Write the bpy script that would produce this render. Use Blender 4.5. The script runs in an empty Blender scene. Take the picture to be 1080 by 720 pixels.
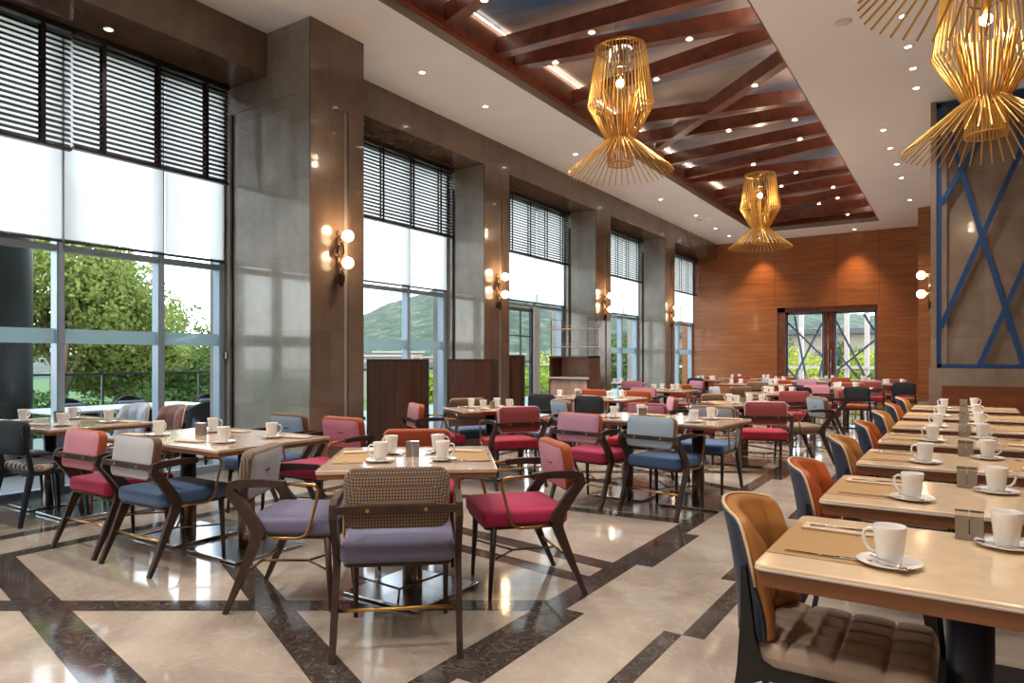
import bpy, bmesh, math, random
from mathutils import Vector, Matrix
random.seed(7)
PI = math.pi
SC = bpy.context.scene
COL = SC.collection
# ------------------------------------------------------------------ camera
TH = math.atan2(474, 720)
cam = bpy.data.cameras.new('camera')
cam.sensor_fit = 'HORIZONTAL'; cam.sensor_width = 36; cam.lens = 24
cam.shift_y = 18.5 / 1080
cam.clip_start = 0.05; cam.clip_end = 2000
camo = bpy.data.objects.new('camera', cam); COL.objects.link(camo)
camo.location = (0, 0, 1.3); camo.rotation_euler = (PI / 2, 0, TH)
SC.camera = camo
SN, CS = math.sin(TH), math.cos(TH)
def proj(x, y, z):
    d = -SN * x + CS * y
    return ((CS * x + SN * y) / d * 720 + 540, 378.5 - (z - 1.3) / d * 720, d)

# ------------------------------------------------------------------ materials
def L(r, g, b):  # sRGB 0-255 -> linear
    f = lambda c: (c / 255 / 12.92) if c / 255 <= 0.04045 else ((c / 255 + 0.055) / 1.055) ** 2.4
    return (f(r), f(g), f(b), 1)
class Mat:
    def __init__(s, name):
        s.m = bpy.data.materials.new(name); s.m.use_nodes = True
        s.nt = s.m.node_tree; s.n = s.nt.nodes; s.l = s.nt.links
        s.b = s.n['Principled BSDF']
    def node(s, t, **k):
        nd = s.n.new(t)
        for a, v in k.items():
            if a in nd.inputs: nd.inputs[a].default_value = v
            else: setattr(nd, a, v)
        return nd
    def link(s, a, b): s.l.new(a, b)
    def coords(s, scale=(1, 1, 1), obj=True, rot=(0, 0, 0)):
        tc = s.node('ShaderNodeTexCoord'); mp = s.node('ShaderNodeMapping')
        mp.inputs['Scale'].default_value = scale; mp.inputs['Rotation'].default_value = rot
        if obj: s.link(tc.outputs['Object'], mp.inputs[0])
        else:
            g = s.node('ShaderNodeNewGeometry'); s.link(g.outputs['Position'], mp.inputs[0])
        return mp.outputs[0]
    def noise(s, vec, scale, detail=5, rough=.55, dist=0):
        n = s.node('ShaderNodeTexNoise'); n.inputs['Scale'].default_value = scale; n.inputs['Detail'].default_value = detail
        n.inputs['Roughness'].default_value = rough; n.inputs['Distortion'].default_value = dist
        s.link(vec, n.inputs['Vector']); return n.outputs['Fac']
    def ramp(s, fac, stops):
        r = s.node('ShaderNodeValToRGB'); e = r.color_ramp.elements
        while len(e) < len(stops): e.new(.5)
        for i, (p, c) in enumerate(stops): e[i].position = p; e[i].color = c
        s.link(fac, r.inputs[0]); return r.outputs[0]
    def mixc(s, fac, a, b, mode='MIX'):
        m = s.node('ShaderNodeMix', data_type='RGBA', blend_type=mode)
        for k, v in ((0, fac), (6, a), (7, b)):
            if hasattr(v, 'is_linked'): s.link(v, m.inputs[k])
            else: m.inputs[k].default_value = v
        return m.outputs[2]
    def bump(s, fac, strength=.2, dist=.01):
        b = s.node('ShaderNodeBump'); b.inputs['Strength'].default_value = strength; b.inputs['Distance'].default_value = dist
        s.link(fac, b.inputs['Height']); s.link(b.outputs[0], s.b.inputs['Normal'])
    def col(s, c):
        if hasattr(c, 'is_linked'): s.link(c, s.b.inputs['Base Color'])
        else: s.b.inputs['Base Color'].default_value = c
    def set(s, **k):
        for a, v in k.items(): s.b.inputs[a.replace('_', ' ')].default_value = v
        return s
def simple(name, c, rough=.5, metal=0, var=.12, scale=8, **k):
    m = Mat(name); v = m.coords()
    f = m.noise(v, scale, 4)
    a = tuple(x * (1 - var) for x in c[:3]) + (1,); b = tuple(min(1, x * (1 + var)) for x in c[:3]) + (1,)
    m.col(m.ramp(f, [(.3, a), (.7, b)])); m.set(Roughness=rough, Metallic=metal, **k)
    return m.m
def marble(name, c1, c2, vein, rough=.08, scale=1.2, veinamt=.5, coat=0, tile=0):
    m = Mat(name); v = m.coords(obj=False)
    f = m.noise(v, scale, 8, .62, .6)
    base = m.ramp(f, [(.3, c1), (.7, c2)])
    f2 = m.noise(v, scale * 2.2, 6, .6, 1.6)
    mr = m.node('ShaderNodeMath', operation='SUBTRACT'); m.link(f2, mr.inputs[0]); mr.inputs[1].default_value = .5
    ab = m.node('ShaderNodeMath', operation='ABSOLUTE'); m.link(mr.outputs[0], ab.inputs[0])
    vf = m.ramp(ab.outputs[0], [(0, (veinamt,) * 3 + (1,)), (.018, (0, 0, 0, 1))])
    c = m.mixc(vf, base, vein)
    if tile:
        br = m.node('ShaderNodeTexBrick'); br.inputs['Scale'].default_value = 1; br.offset = 0
        br.inputs['Brick Width'].default_value = tile; br.inputs['Row Height'].default_value = tile
        br.inputs['Mortar Size'].default_value = .0015; br.inputs['Color1'].default_value = (1, 1, 1, 1); br.inputs['Color2'].default_value = (.86, .86, .86, 1)
        br.inputs['Mortar'].default_value = (.82, .82, .82, 1)
        m.link(v, br.inputs['Vector']); c = m.mixc(1.0, c, br.outputs[0], 'MULTIPLY')
    m.col(c); m.set(Roughness=rough)
    if coat: m.set(Coat_Weight=coat, Coat_Roughness=.03)
    return m.m
def stone_wall(name, c1, c2, rough):
    m = Mat(name); v = m.coords(obj=False)
    f = m.noise(v, 1.6, 9, .68, .5); f3 = m.noise(m.coords((6, 6, 1.2), obj=False), 1.1, 4)
    base = m.ramp(f, [(.28, c1), (.72, c2)])
    base = m.mixc(.22, base, m.ramp(f3, [(.3, c1), (.7, c2)]))
    # slab joints: cells .6 wide, 1.2 high
    sep = m.node('ShaderNodeSeparateXYZ'); m.link(v, sep.inputs[0])
    ad = m.node('ShaderNodeMath', operation='ADD'); m.link(sep.outputs[0], ad.inputs[0]); m.link(sep.outputs[1], ad.inputs[1])
    cb = m.node('ShaderNodeCombineXYZ'); m.link(ad.outputs[0], cb.inputs[0]); m.link(sep.outputs[2], cb.inputs[1])
    br = m.node('ShaderNodeTexBrick'); br.inputs['Scale'].default_value = 1; br.offset = 0
    br.inputs['Brick Width'].default_value = .61; br.inputs['Row Height'].default_value = .8
    br.inputs['Mortar Size'].default_value = .002; br.inputs['Color1'].default_value = (1, 1, 1, 1); br.inputs['Color2'].default_value = (.82, .82, .82, 1)
    br.inputs['Mortar'].default_value = (.6, .6, .6, 1); m.link(cb.outputs[0], br.inputs['Vector'])
    m.col(m.mixc(1.0, base, br.outputs[0], 'MULTIPLY')); m.set(Roughness=rough, Coat_Weight=.35, Coat_Roughness=.02)
    return m.m
def wood(name, c1, c2, scale=(1, 1, 14), rough=.35, nscale=2.2, coat=.1, obj=True):
    m = Mat(name); v = m.coords(scale, obj=obj)
    f = m.noise(v, nscale, 7, .6, .4)
    f2 = m.noise(m.coords(tuple(x * .35 for x in scale), obj=obj), nscale, 2)
    base = m.ramp(f, [(.3, c1), (.68, c2)])
    base = m.mixc(m.ramp(f2, [(.35, (0, 0, 0, 1)), (.7, (.35, .35, .35, 1))]), base, tuple(x * .6 for x in c1[:3]) + (1,))
    m.col(base); m.bump(f, .05, .002); m.set(Roughness=rough, Coat_Weight=coat, Coat_Roughness=.1)
    return m.m
def fabric(name, c, c2=None, sheen=.25, rough=.8, scale=420, sheen_tint=(1, 1, 1, 1)):
    m = Mat(name); v = m.coords()
    f = m.noise(v, scale, 2); f2 = m.noise(v, 9, 3)
    c2 = c2 or tuple(x * .72 for x in c[:3]) + (1,)
    base = m.ramp(f, [(.35, c2), (.65, c)])
    base = m.mixc(m.ramp(f2, [(.3, (0, 0, 0, 1)), (.8, (.3, .3, .3, 1))]), base, c2)
    m.col(base); m.bump(f, .25, .002)
    m.set(Roughness=rough, Sheen_Weight=sheen, Sheen_Roughness=.4); m.b.inputs['Sheen Tint'].default_value = sheen_tint
    return m.m
def weave(name, ca, cb_):   # small diamond weave
    m = Mat(name); v = m.coords((1, 1, 1), rot=(0, PI / 4, 0))
    ch = m.node('ShaderNodeTexChecker'); ch.inputs['Scale'].default_value = 105
    ch.inputs['Color1'].default_value = ca; ch.inputs['Color2'].default_value = cb_; m.link(v, ch.inputs['Vector'])
    m.col(ch.outputs[0]); m.set(Roughness=.75, Sheen_Weight=.3)
    return m.m
def emis(name, c, s):
    m = Mat(name); m.col((.8, .8, .8, 1)); m.b.inputs['Emission Color'].default_value = c; m.b.inputs['Emission Strength'].default_value = s
    return m.m
def glass(name, tint=(.93, .97, .96, 1), refl=1.0):
    m = Mat(name); m.n.remove(m.b); out = m.n['Material Output']
    t = m.node('ShaderNodeBsdfTransparent'); t.inputs[0].default_value = tint
    g = m.node('ShaderNodeBsdfGlossy'); g.inputs['Roughness'].default_value = .01
    fr = m.node('ShaderNodeFresnel'); fr.inputs[0].default_value = 1.45
    mu = m.node('ShaderNodeMath', operation='MULTIPLY'); m.link(fr.outputs[0], mu.inputs[0]); mu.inputs[1].default_value = refl
    ge = m.node('ShaderNodeNewGeometry'); sb = m.node('ShaderNodeMath', operation='SUBTRACT'); sb.inputs[0].default_value = 1; m.link(ge.outputs['Backfacing'], sb.inputs[1])
    m3 = m.node('ShaderNodeMath', operation='MULTIPLY'); m.link(mu.outputs[0], m3.inputs[0]); m.link(sb.outputs[0], m3.inputs[1]); mu = m3
    mx = m.node('ShaderNodeMixShader'); m.link(mu.outputs[0], mx.inputs[0]); m.link(t.outputs[0], mx.inputs[1]); m.link(g.outputs[0], mx.inputs[2])
    m.link(mx.outputs[0], out.inputs[0]); return m.m

M = {}
M['floor'] = marble('beige_marble', L(134, 122, 112), L(184, 172, 160), L(206, 194, 180), rough=.07, scale=1.3, veinamt=.22, tile=.92)
M['floor_dark'] = marble('dark_marble', L(48, 42, 40), L(70, 62, 58), L(150, 140, 130), rough=.09, scale=4, veinamt=.35)
M['stone'] = stone_wall('brown_grey_stone_daylit', L(128, 125, 118), L(172, 169, 161), .14)  # same stone as the pillar fronts, cool daylight painted into the grey
M['stone_warmlit'] = stone_wall('brown_stone_lamplit', L(92, 76, 66), L(130, 110, 96), .2)  # same stone as the reveals, warm lamp light painted into the brown
M['stone_mid'] = stone_wall('mid_brown_stone', L(112, 98, 88), L(152, 135, 122), .14)
M['white'] = simple('white_plaster', L(238, 238, 240), .8, var=.02, scale=2)
M['cream'] = simple('cream_plaster', L(226, 206, 180), .8, var=.02, scale=2)
M['fascia'] = simple('grey_fascia_paint', L(150, 140, 134), .6, var=.03)
M['beam'] = wood('red_brown_beam_wood', L(84, 42, 28), L(138, 76, 54), (1, 1, 1), .3, 6)
M['lip'] = wood('mahogany_lip', L(110, 48, 28), L(150, 74, 44), (1, 1, 1), .3, 6)
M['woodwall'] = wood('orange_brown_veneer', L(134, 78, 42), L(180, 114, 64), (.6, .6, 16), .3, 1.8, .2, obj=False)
M['woodwall_dk'] = wood('dark_brown_veneer', L(92, 48, 28), L(128, 70, 42), (.6, .6, 16), .35, 1.8, obj=False)  # darker veneer tone for the right wall and the partition panel
M['walnut'] = wood('walnut', L(74, 44, 32), L(112, 70, 52), (14, 14, 1), .35, 2, obj=False)
M['pinkwood'] = wood('pale_walnut', L(188, 154, 142), L(214, 184, 170), (14, 14, 1), .4, 2, obj=False)
M['chairwood'] = wood('dark_walnut_frame', L(40, 26, 22), L(68, 45, 37), (3, 3, 3), .45, 6, .05)
M['oak'] = wood('light_table_wood', L(200, 172, 150), L(224, 202, 182), (1.2, 14, 1), .12, 2.5, .5)
M['apron'] = wood('brown_table_edge', L(118, 72, 44), L(150, 98, 62), (1, 1, 10), .4, 3)
M['quartz'] = simple('cream_stone_top', L(222, 196, 164), .12, var=.06, scale=14, Coat_Weight=.3)
M['quartz_edge'] = simple('white_stone_edge', L(214, 206, 200), .3, var=.03)
M['mat'] = None
def matmat():
    m = Mat('woven_placemat'); v = m.coords()
    w1 = m.node('ShaderNodeTexWave'); w1.inputs['Scale'].default_value = 70; w1.bands_direction = 'X'; m.link(v, w1.inputs[0])
    w2 = m.node('ShaderNodeTexWave'); w2.inputs['Scale'].default_value = 90; w2.bands_direction = 'Y'; m.link(v, w2.inputs[0])
    mu = m.node('ShaderNodeMath', operation='MULTIPLY'); m.link(w1.outputs[1], mu.inputs[0]); m.link(w2.outputs[1], mu.inputs[1])
    m.col(m.ramp(mu.outputs[0], [(0, L(150, 116, 74)), (.6, L(202, 164, 112))])); m.set(Roughness=.6); m.bump(mu.outputs[0], .2, .001)
    return m.m
M['mat'] = matmat()
M['navy'] = simple('navy_lacquer', L(18, 27, 46), .45, var=.1)
M['black'] = simple('black_lacquer', L(18, 18, 22), .35, var=.1)
M['navylea'] = simple('navy_leather', L(34, 46, 72), .42, var=.12, scale=60)
M['steel'] = simple('brushed_steel', L(205, 208, 212), .2, 1, var=.05)
M['shaker'] = simple('satin_steel_shaker', L(150, 146, 142), .4, .8)
M['brown_steel'] = simple('bronze_tube', L(120, 98, 80), .3, .8)
M['brass'] = simple('satin_brass', L(206, 160, 92), .28, 1, var=.06)
M['gold'] = simple('gold_rod', L(212, 166, 88), .45, .7, var=.1)
M['armtube'] = simple('antique_brass_tube', L(168, 130, 86), .3, .95, var=.06)
M['bronze'] = simple('dark_bronze', L(60, 44, 32), .4, .7)
M['chrome'] = simple('chrome', L(215, 215, 218), .08, 1, var=.02)
M['china'] = simple('white_china', L(232, 230, 228), .12, var=.01)
M['coffee'] = simple('cup_inside', L(206, 196, 186), .3, var=.02)
M['napkin'] = simple('beige_napkin', L(206, 184, 156), .9, var=.04, scale=40)
M['blueframe'] = simple('blue_painted_metal', L(18, 66, 118), .4, var=.06)
M['doorblue'] = simple('grey_blue_metal', L(84, 124, 160), .4, var=.06)
M['alu'] = simple('pale_blue_grey_aluminium', L(158, 178, 196), .35, .2, var=.03)
M['alu_dk'] = simple('dark_window_metal', L(70, 74, 80), .4, .3, var=.05)
M['slat'] = simple('dark_brown_slat', L(34, 26, 26), .4, var=.08)
M['tape'] = simple('blind_tape', L(24, 17, 19), .8)
M['pane'] = glass('window_glass', (.96, .985, .985, 1))
M['railglass'] = glass('green_rail_glass', (.78, .9, .87, 1), .8)
M['frost'] = None
def shade_mat():
    m = Mat('roller_shade_fabric'); m.n.remove(m.b); out = m.n['Material Output']
    t = m.node('ShaderNodeBsdfTranslucent'); t.inputs[0].default_value = (.99, .97, .95, 1)
    d = m.node('ShaderNodeBsdfDiffuse'); d.inputs[0].default_value = (.85, .87, .86, 1)
    tr = m.node('ShaderNodeBsdfTransparent'); tr.inputs[0].default_value = (.95, .95, .95, 1)
    mx = m.node('ShaderNodeMixShader'); mx.inputs[0].default_value = .06; m.link(t.outputs[0], mx.inputs[1]); m.link(d.outputs[0], mx.inputs[2])
    m2 = m.node('ShaderNodeMixShader'); m2.inputs[0].default_value = .2; m.link(mx.outputs[0], m2.inputs[1]); m.link(tr.outputs[0], m2.inputs[2])
    m.link(m2.outputs[0], out.inputs[0]); return m.m
M['shade'] = shade_mat()
def frost_mat():
    m = Mat('frosted_band'); m.n.remove(m.b); out = m.n['Material Output']
    t = m.node('ShaderNodeBsdfTranslucent'); t.inputs[0].default_value = (.42, .52, .54, 1)
    tr = m.node('ShaderNodeBsdfTransparent'); tr.inputs[0].default_value = (.6, .72, .74, 1)
    d = m.node('ShaderNodeBsdfDiffuse'); d.inputs[0].default_value = (.6, .74, .76, 1)
    mx = m.node('ShaderNodeMixShader'); mx.inputs[0].default_value = .4; m.link(t.outputs[0], mx.inputs[1]); m.link(d.outputs[0], mx.inputs[2])
    m2 = m.node('ShaderNodeMixShader'); m2.inputs[0].default_value = .35; m.link(mx.outputs[0], m2.inputs[1]); m.link(tr.outputs[0], m2.inputs[2])
    m.link(m2.outputs[0], out.inputs[0]); return m.m
M['frost'] = frost_mat()
M['globe'] = emis('lit_globe', (1, .74, .44, 1), 9)
M['bulb'] = emis('lit_bulb', (1, .78, .5, 1), 60)
M['lamp'] = emis('downlight_lens', (1, .84, .66, 1), 22)
M['led'] = emis('cove_led', (1, .8, .56, 1), 7)
M['mural_fill'] = emis('added_mural_fill', (1, .88, .74, 1), 16)  # glow of the added strip that brightens the mural
def mural():
    m = Mat('painted_cloud_mural'); v = m.coords((.35, 1.1, 1), obj=False)
    f = m.noise(v, .55, 6, .5, .8); f2 = m.noise(m.coords((.25, 1.6, 1), obj=False), .9, 4, .5, .3)
    a = m.ramp(f, [(.34, L(48, 78, 116)), (.46, L(78, 116, 164)), (.55, L(206, 190, 184)), (.7, L(250, 232, 206))])
    b = m.ramp(f2, [(.35, L(50, 78, 112)), (.7, L(196, 184, 182))])
    m.col(m.mixc(.4, a, b)); m.set(Roughness=.3); return m.m
M['mural'] = mural()
M['pink'] = fabric('pink_fabric', L(222, 150, 174)); M['pinkseat'] = fabric('magenta_fabric', L(186, 40, 88), sheen_tint=(1, .7, .8, 1))
M['red'] = fabric('brick_red_fabric', L(150, 62, 62)); M['redseat'] = fabric('crimson_fabric', L(172, 28, 52), sheen_tint=(1, .6, .6, 1))
M['mauve'] = fabric('mauve_fabric', L(206, 154, 182))
M['blue'] = fabric('light_blue_fabric', L(172, 196, 218)); M['blueseat'] = fabric('blue_fabric', L(76, 108, 152))
M['grey'] = fabric('grey_fabric', L(192, 195, 202)); M['purple'] = fabric('grey_violet_fabric', L(116, 114, 146))
M['rust'] = fabric('rust_fabric_and_lit_band', L(178, 84, 44)); M['warmlit_band'] = fabric('warm_lit_band_fabric', L(112, 82, 58))  # as bands these paint warm lamp light on pink and blue backs
M['brown'] = fabric('brown_weave_and_lit_band', L(128, 100, 76)); M['weave'] = weave('brown_diamond_weave', L(136, 112, 90), L(62, 48, 42))
M['tan'] = simple('tan_leather', L(168, 112, 58), .42, var=.14, scale=10)
M['cognac'] = simple('cognac_leather', L(166, 80, 36), .42, var=.14, scale=10)
M['taupe'] = simple('taupe_leather', L(172, 154, 138), .42, var=.08, scale=10)
M['piping'] = simple('pale_piping', L(214, 186, 150), .5)
M['tuftblue'] = fabric('pale_blue_tufted_fabric', L(188, 200, 214)); M['tuftbrown'] = fabric('brown_tufted_fabric', L(148, 108, 100))
M['blacklea'] = simple('black_leather', L(16, 19, 27), .7, var=.1, scale=40)
def zig():
    m = Mat('zigzag_fabric'); v = m.coords((1, 1, 1), rot=(0, 0, .4))
    w1 = m.node('ShaderNodeTexWave'); w1.inputs['Scale'].default_value = 5.5; w1.inputs['Distortion'].default_value = 2.5; m.link(v, w1.inputs[0])
    m.col(m.ramp(w1.outputs[1], [(.2, L(44, 52, 78)), (.4, L(214, 206, 202)), (.62, L(150, 92, 66)), (.85, L(220, 212, 208))])); m.set(Roughness=.8)
    return m.m
M['zigzag'] = zig()
M['leaf'] = None
def leafmat(name, c1, c2):
    m = Mat(name); oi = m.node('ShaderNodeNewGeometry'); v = m.coords()
    f = m.noise(v, 1.4, 3); f2 = m.noise(v, 14, 2)
    mx = m.node('ShaderNodeMath', operation='ADD'); m.link(f, mx.inputs[0]); m.link(f2, mx.inputs[1])
    c = m.ramp(mx.outputs[0], [(.75 / 1, c1), (1.0, c2)])
    m.n.remove(m.b); out = m.n['Material Output']
    d = m.node('ShaderNodeBsdfDiffuse'); t = m.node('ShaderNodeBsdfTranslucent'); m.link(c, d.inputs[0]); m.link(c, t.inputs[0])
    ms = m.node('ShaderNodeMixShader'); ms.inputs[0].default_value = .4; m.link(d.outputs[0], ms.inputs[1]); m.link(t.outputs[0], ms.inputs[2])
    m.link(ms.outputs[0], out.inputs[0]); return m.m
M['leaf'] = leafmat('bright_leaves', L(52, 70, 32), L(138, 154, 88))
M['leafdk'] = leafmat('dark_leaves', L(34, 52, 28), L(88, 108, 60))
M['leafyl'] = leafmat('yellow_leaves', L(112, 128, 44), L(168, 176, 78))
M['bark'] = simple('bark', L(120, 104, 84), .9, var=.2)
def hillmat():
    m = Mat('wooded_hill'); v = m.coords(obj=False)
    f = m.noise(v, .16, 12, .82); m.col(m.ramp(f, [(.38, L(14, 34, 26)), (.5, L(36, 58, 44)), (.62, L(84, 96, 80))])); m.set(Roughness=1); return m.m
M['hill'] = hillmat()
M['grass'] = simple('grass', L(72, 90, 46), .95, var=.2, scale=.6)
M['terrace'] = simple('terrace_paving', L(128, 130, 132), .6, var=.06, scale=2)
M['column'] = simple('dark_green_grey_column', L(40, 50, 48), .5, var=.05)
M['wicker'] = simple('dark_wicker', L(34, 32, 32), .7, var=.2, scale=80)
M['outcush'] = simple('blue_grey_cushion', L(84, 104, 124), .8, var=.1)
M['outtable'] = simple('white_outdoor_table', L(226, 232, 236), .3, var=.02)
M['concrete'] = simple('pale_render', L(132, 122, 108), .8, var=.08)
M['bluestuff'] = simple('window_dark', L(70, 80, 90), .3)
M['post'] = simple('white_post', L(200, 200, 198), .5, var=.02)

# ------------------------------------------------------------------ mesh builder
class B:
    def __init__(s): s.v = []; s.f = []; s.mi = []; s.sm = []
    def add(s, vs, fs, mi=0, sm=False):
        o = len(s.v); s.v += [tuple(v) for v in vs]
        for f in fs: s.f.append(tuple(i + o for i in f)); s.mi.append(mi); s.sm.append(sm)
        return s
    def box(s, x0, x1, y0, y1, z0, z1, mi=0):
        vs = [(x, y, z) for x in (x0, x1) for y in (y0, y1) for z in (z0, z1)]
        return s.add(vs, [(0, 1, 3, 2), (4, 6, 7, 5), (0, 4, 5, 1), (2, 3, 7, 6), (0, 2, 6, 4), (1, 5, 7, 3)], mi)
    def bar(s, a, b, w, h, mi=0, up=(0, 0, 1), w2=None, h2=None):
        a, b = Vector(a), Vector(b); d = (b - a).normalized(); u = Vector(up)
        if abs(d.dot(u)) > .99: u = Vector((0, 1, 0))
        x = d.cross(u).normalized(); y = x.cross(d).normalized()
        w2 = w if w2 is None else w2; h2 = h if h2 is None else h2
        vs = []
        for p, ww, hh in ((a, w, h), (b, w2, h2)):
            for i, j in ((-1, -1), (1, -1), (1, 1), (-1, 1)): vs.append(p + x * i * ww / 2 + y * j * hh / 2)
        return s.add(vs, [(3, 2, 1, 0), (4, 5, 6, 7)] + [(i, (i + 1) % 4, 4 + (i + 1) % 4, 4 + i) for i in range(4)], mi)
    def tube(s, pts, r, n=8, mi=0, flat=None):
        pts = [Vector(p) for p in pts]; rs = r if isinstance(r, (list, tuple)) else [r] * len(pts)
        vs = []; prev = None
        for i, p in enumerate(pts):
            t = (pts[min(i + 1, len(pts) - 1)] - pts[max(i - 1, 0)]).normalized()
            if prev is None:
                u = Vector((0, 0, 1)) if abs(t.z) < .9 else Vector((1, 0, 0))
                x = t.cross(u).normalized()
            else: x = (prev - t * prev.dot(t)).normalized()
            prev = x; y = t.cross(x)
            for k in range(n):
                a = 2 * PI * k / n + PI / n
                vs.append(p + x * math.cos(a) * rs[i] * (flat or 1) + y * math.sin(a) * rs[i])
        m = len(pts); fs = [(i * n + k, i * n + (k + 1) % n, (i + 1) * n + (k + 1) % n, (i + 1) * n + k) for i in range(m - 1) for k in range(n)]
        s.add(vs, fs, mi, n > 5); s.add([], [], mi)
        o = len(s.v) - len(vs)
        s.f.append(tuple(o + k for k in reversed(range(n)))); s.mi.append(mi); s.sm.append(False)
        s.f.append(tuple(o + (m - 1) * n + k for k in range(n))); s.mi.append(mi); s.sm.append(False)
        return s
    def lathe(s, prof, n=24, c=(0, 0, 0), mi=0, cap=True):
        vs = []; m = len(prof)
        for r, z in prof:
            for k in range(n):
                a = 2 * PI * k / n; vs.append((c[0] + r * math.cos(a), c[1] + r * math.sin(a), c[2] + z))
        fs = [(i * n + k, i * n + (k + 1) % n, (i + 1) * n + (k + 1) % n, (i + 1) * n + k) for i in range(m - 1) for k in range(n)]
        if cap: fs += [tuple(reversed(range(n))), tuple((m - 1) * n + k for k in range(n))]
        return s.add(vs, fs, mi, True)
    def sphere(s, c, r, n=16, mi=0):
        return s.lathe([(r * math.sin(PI * i / 10) if 0 < i < 10 else .0005, -r * math.cos(PI * i / 10)) for i in range(11)], n, c, mi)
    def prism(s, pts, a, b, axis='x', mi=0):   # polygon (p,q) extruded a..b on axis
        n = len(pts)
        def P(p, q, t): return {'x': (t, p, q), 'y': (p, t, q), 'z': (p, q, t)}[axis]
        vs = [P(p, q, a) for p, q in pts] + [P(p, q, b) for p, q in pts]
        return s.add(vs, [tuple(reversed(range(n))), tuple(range(n, 2 * n))] + [(i, (i + 1) % n, n + (i + 1) % n, n + i) for i in range(n)], mi)
    def cushion(s, c, w, h, t, rc, re, axis='y', puff=.01, mis=(0, 0, 0), tilt=0, ns=5):
        # rounded rectangle w x h, thickness t along axis; mis=(front(-),side,back(+))
        c = Vector(c)
        def ring(ins, y):
            W, H, R = w / 2 - ins, h / 2 - ins, max(rc - ins, .004); out = []
            for q, (sx, sy) in enumerate(((1, 1), (-1, 1), (-1, -1), (1, -1))):
                for k in range(ns + 1):
                    a = PI / 2 * q + PI / 2 * k / ns
                    out.append((sx * (W - R) + R * math.cos(a), y, sy * (H - R) + R * math.sin(a)))
            return out
        rings = []; 
        inner = [(.42 * min(w, h), 1.0), (.3 * min(w, h), .96), (.15 * min(w, h), .7), (re + .01, .2)]
        for ins, p in inner: rings.append((ring(ins, -t / 2 - puff * p), 0))
        for k in range(4):
            a = PI / 2 * k / 3; rings.append((ring(re * (1 - math.sin(a)), -t / 2 + re * (1 - math.cos(a))), 0 if k < 1 else 1))
        for k in range(4):
            a = PI / 2 * (1 - k / 3); rings.append((ring(re * (1 - math.sin(a)), t / 2 - re * (1 - math.cos(a))), 1))
        for ins, p in reversed(inner): rings.append((ring(ins, t / 2 + puff * p), 2))
        N = len(rings[0][0]); vs = []
        ct, st = math.cos(tilt), math.sin(tilt)
        for rg, _ in rings:
            for x, y, z in rg:
                if axis == 'z': x, y, z = x, z, y
                y, z = y * ct - z * st, y * st + z * ct
                vs.append((c.x + x, c.y + y, c.z + z))
        base = len(s.v)
        s.v += vs
        for i in range(len(rings) - 1):
            cl = rings[i + 1][1] if i < 4 else rings[i][1]
            if i == len(rings) - 5: cl = 2
            for k in range(N):
                f = (base + i * N + k, base + i * N + (k + 1) % N, base + (i + 1) * N + (k + 1) % N, base + (i + 1) * N + k)
                s.f.append(f); s.mi.append(mis[cl]); s.sm.append(True)
        s.f.append(tuple(base + k for k in reversed(range(N)))); s.mi.append(mis[0]); s.sm.append(True)
        s.f.append(tuple(base + (len(rings) - 1) * N + k for k in range(N))); s.mi.append(mis[2]); s.sm.append(True)
        return s
    def grid(s, fn, nu, nv, mi=0, closed=False):
        vs = [fn(i / (nu - 1), j / (nv - 1)) for i in range(nu) for j in range(nv)]
        return s.add(vs, [(i * nv + j, (i + 1) * nv + j, (i + 1) * nv + j + 1, i * nv + j + 1) for i in range(nu - 1) for j in range(nv - 1)], mi, True)
    def build(s, name, mats, parent=None, fixn=True):
        me = bpy.data.meshes.new(name); me.from_pydata(s.v, [], s.f)
        mats = mats if isinstance(mats, (list, tuple)) else [mats]
        for m in mats: me.materials.append(m)
        me.polygons.foreach_set('material_index', s.mi); me.polygons.foreach_set('use_smooth', s.sm)
        if fixn:
            bm = bmesh.new(); bm.from_mesh(me); bmesh.ops.recalc_face_normals(bm, faces=bm.faces); bm.to_mesh(me); bm.free()
        me.update()
        o = bpy.data.objects.new(name, me); COL.objects.link(o)
        if parent: o.parent = parent
        return o
def tag(o, label=None, cat=None, group=None, kind=None, loc=None, rz=None):
    if label: o['label'] = label
    if cat: o['category'] = cat
    if group: o['group'] = group
    if kind: o['kind'] = kind
    if loc: o.location = loc
    if rz is not None: o.rotation_euler = (0, 0, rz)
    return o
def empty(name, label=None, cat=None, group=None, loc=(0, 0, 0), rz=0):
    o = bpy.data.objects.new(name, None); COL.objects.link(o); o.empty_display_size = .1
    return tag(o, label, cat, group, loc=loc, rz=rz)
def struct(o, label=None): 
    o['kind'] = 'structure'
    if label: o['label'] = label
    return o
KIDS = {}
def kids(o):
    return [c for c in COL.objects if c.parent == o]
def snapshot(o):   # template tree as nested tuples, so copying never searches the scene
    return (o, [snapshot(c) for c in kids(o)])
def clone(t, parent=None):
    c = t[0].copy(); COL.objects.link(c)
    if parent: c.parent = parent
    for ch in t[1]: clone(ch, c)
    return c
def setmat(o, i, m):
    o.material_slots[i].link = 'OBJECT'; o.material_slots[i].material = m
TEMPLATES = []
def template(o):
    t = snapshot(o); TEMPLATES.append(t); return t
def drop_templates():
    def rm(t):
        for c in t[1]: rm(c)
        bpy.data.objects.remove(t[0])
    for t in TEMPLATES: rm(t)

# ------------------------------------------------------------------ room dimensions
HC = 4.884; XB = -6.395; XP = -5.68; XW = -7.22; ZS = 4.425
YE = 21.4; XR = 3.0; YN = -3.2
CXL, CXR, CYF, CYN = -4.87, -1.77, 20.05, 2.6
PILL = [(.9, 1.6), (4.80, 5.56), (8.91, 9.63), (12.92, 13.64), (16.96, 17.62)]
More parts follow.
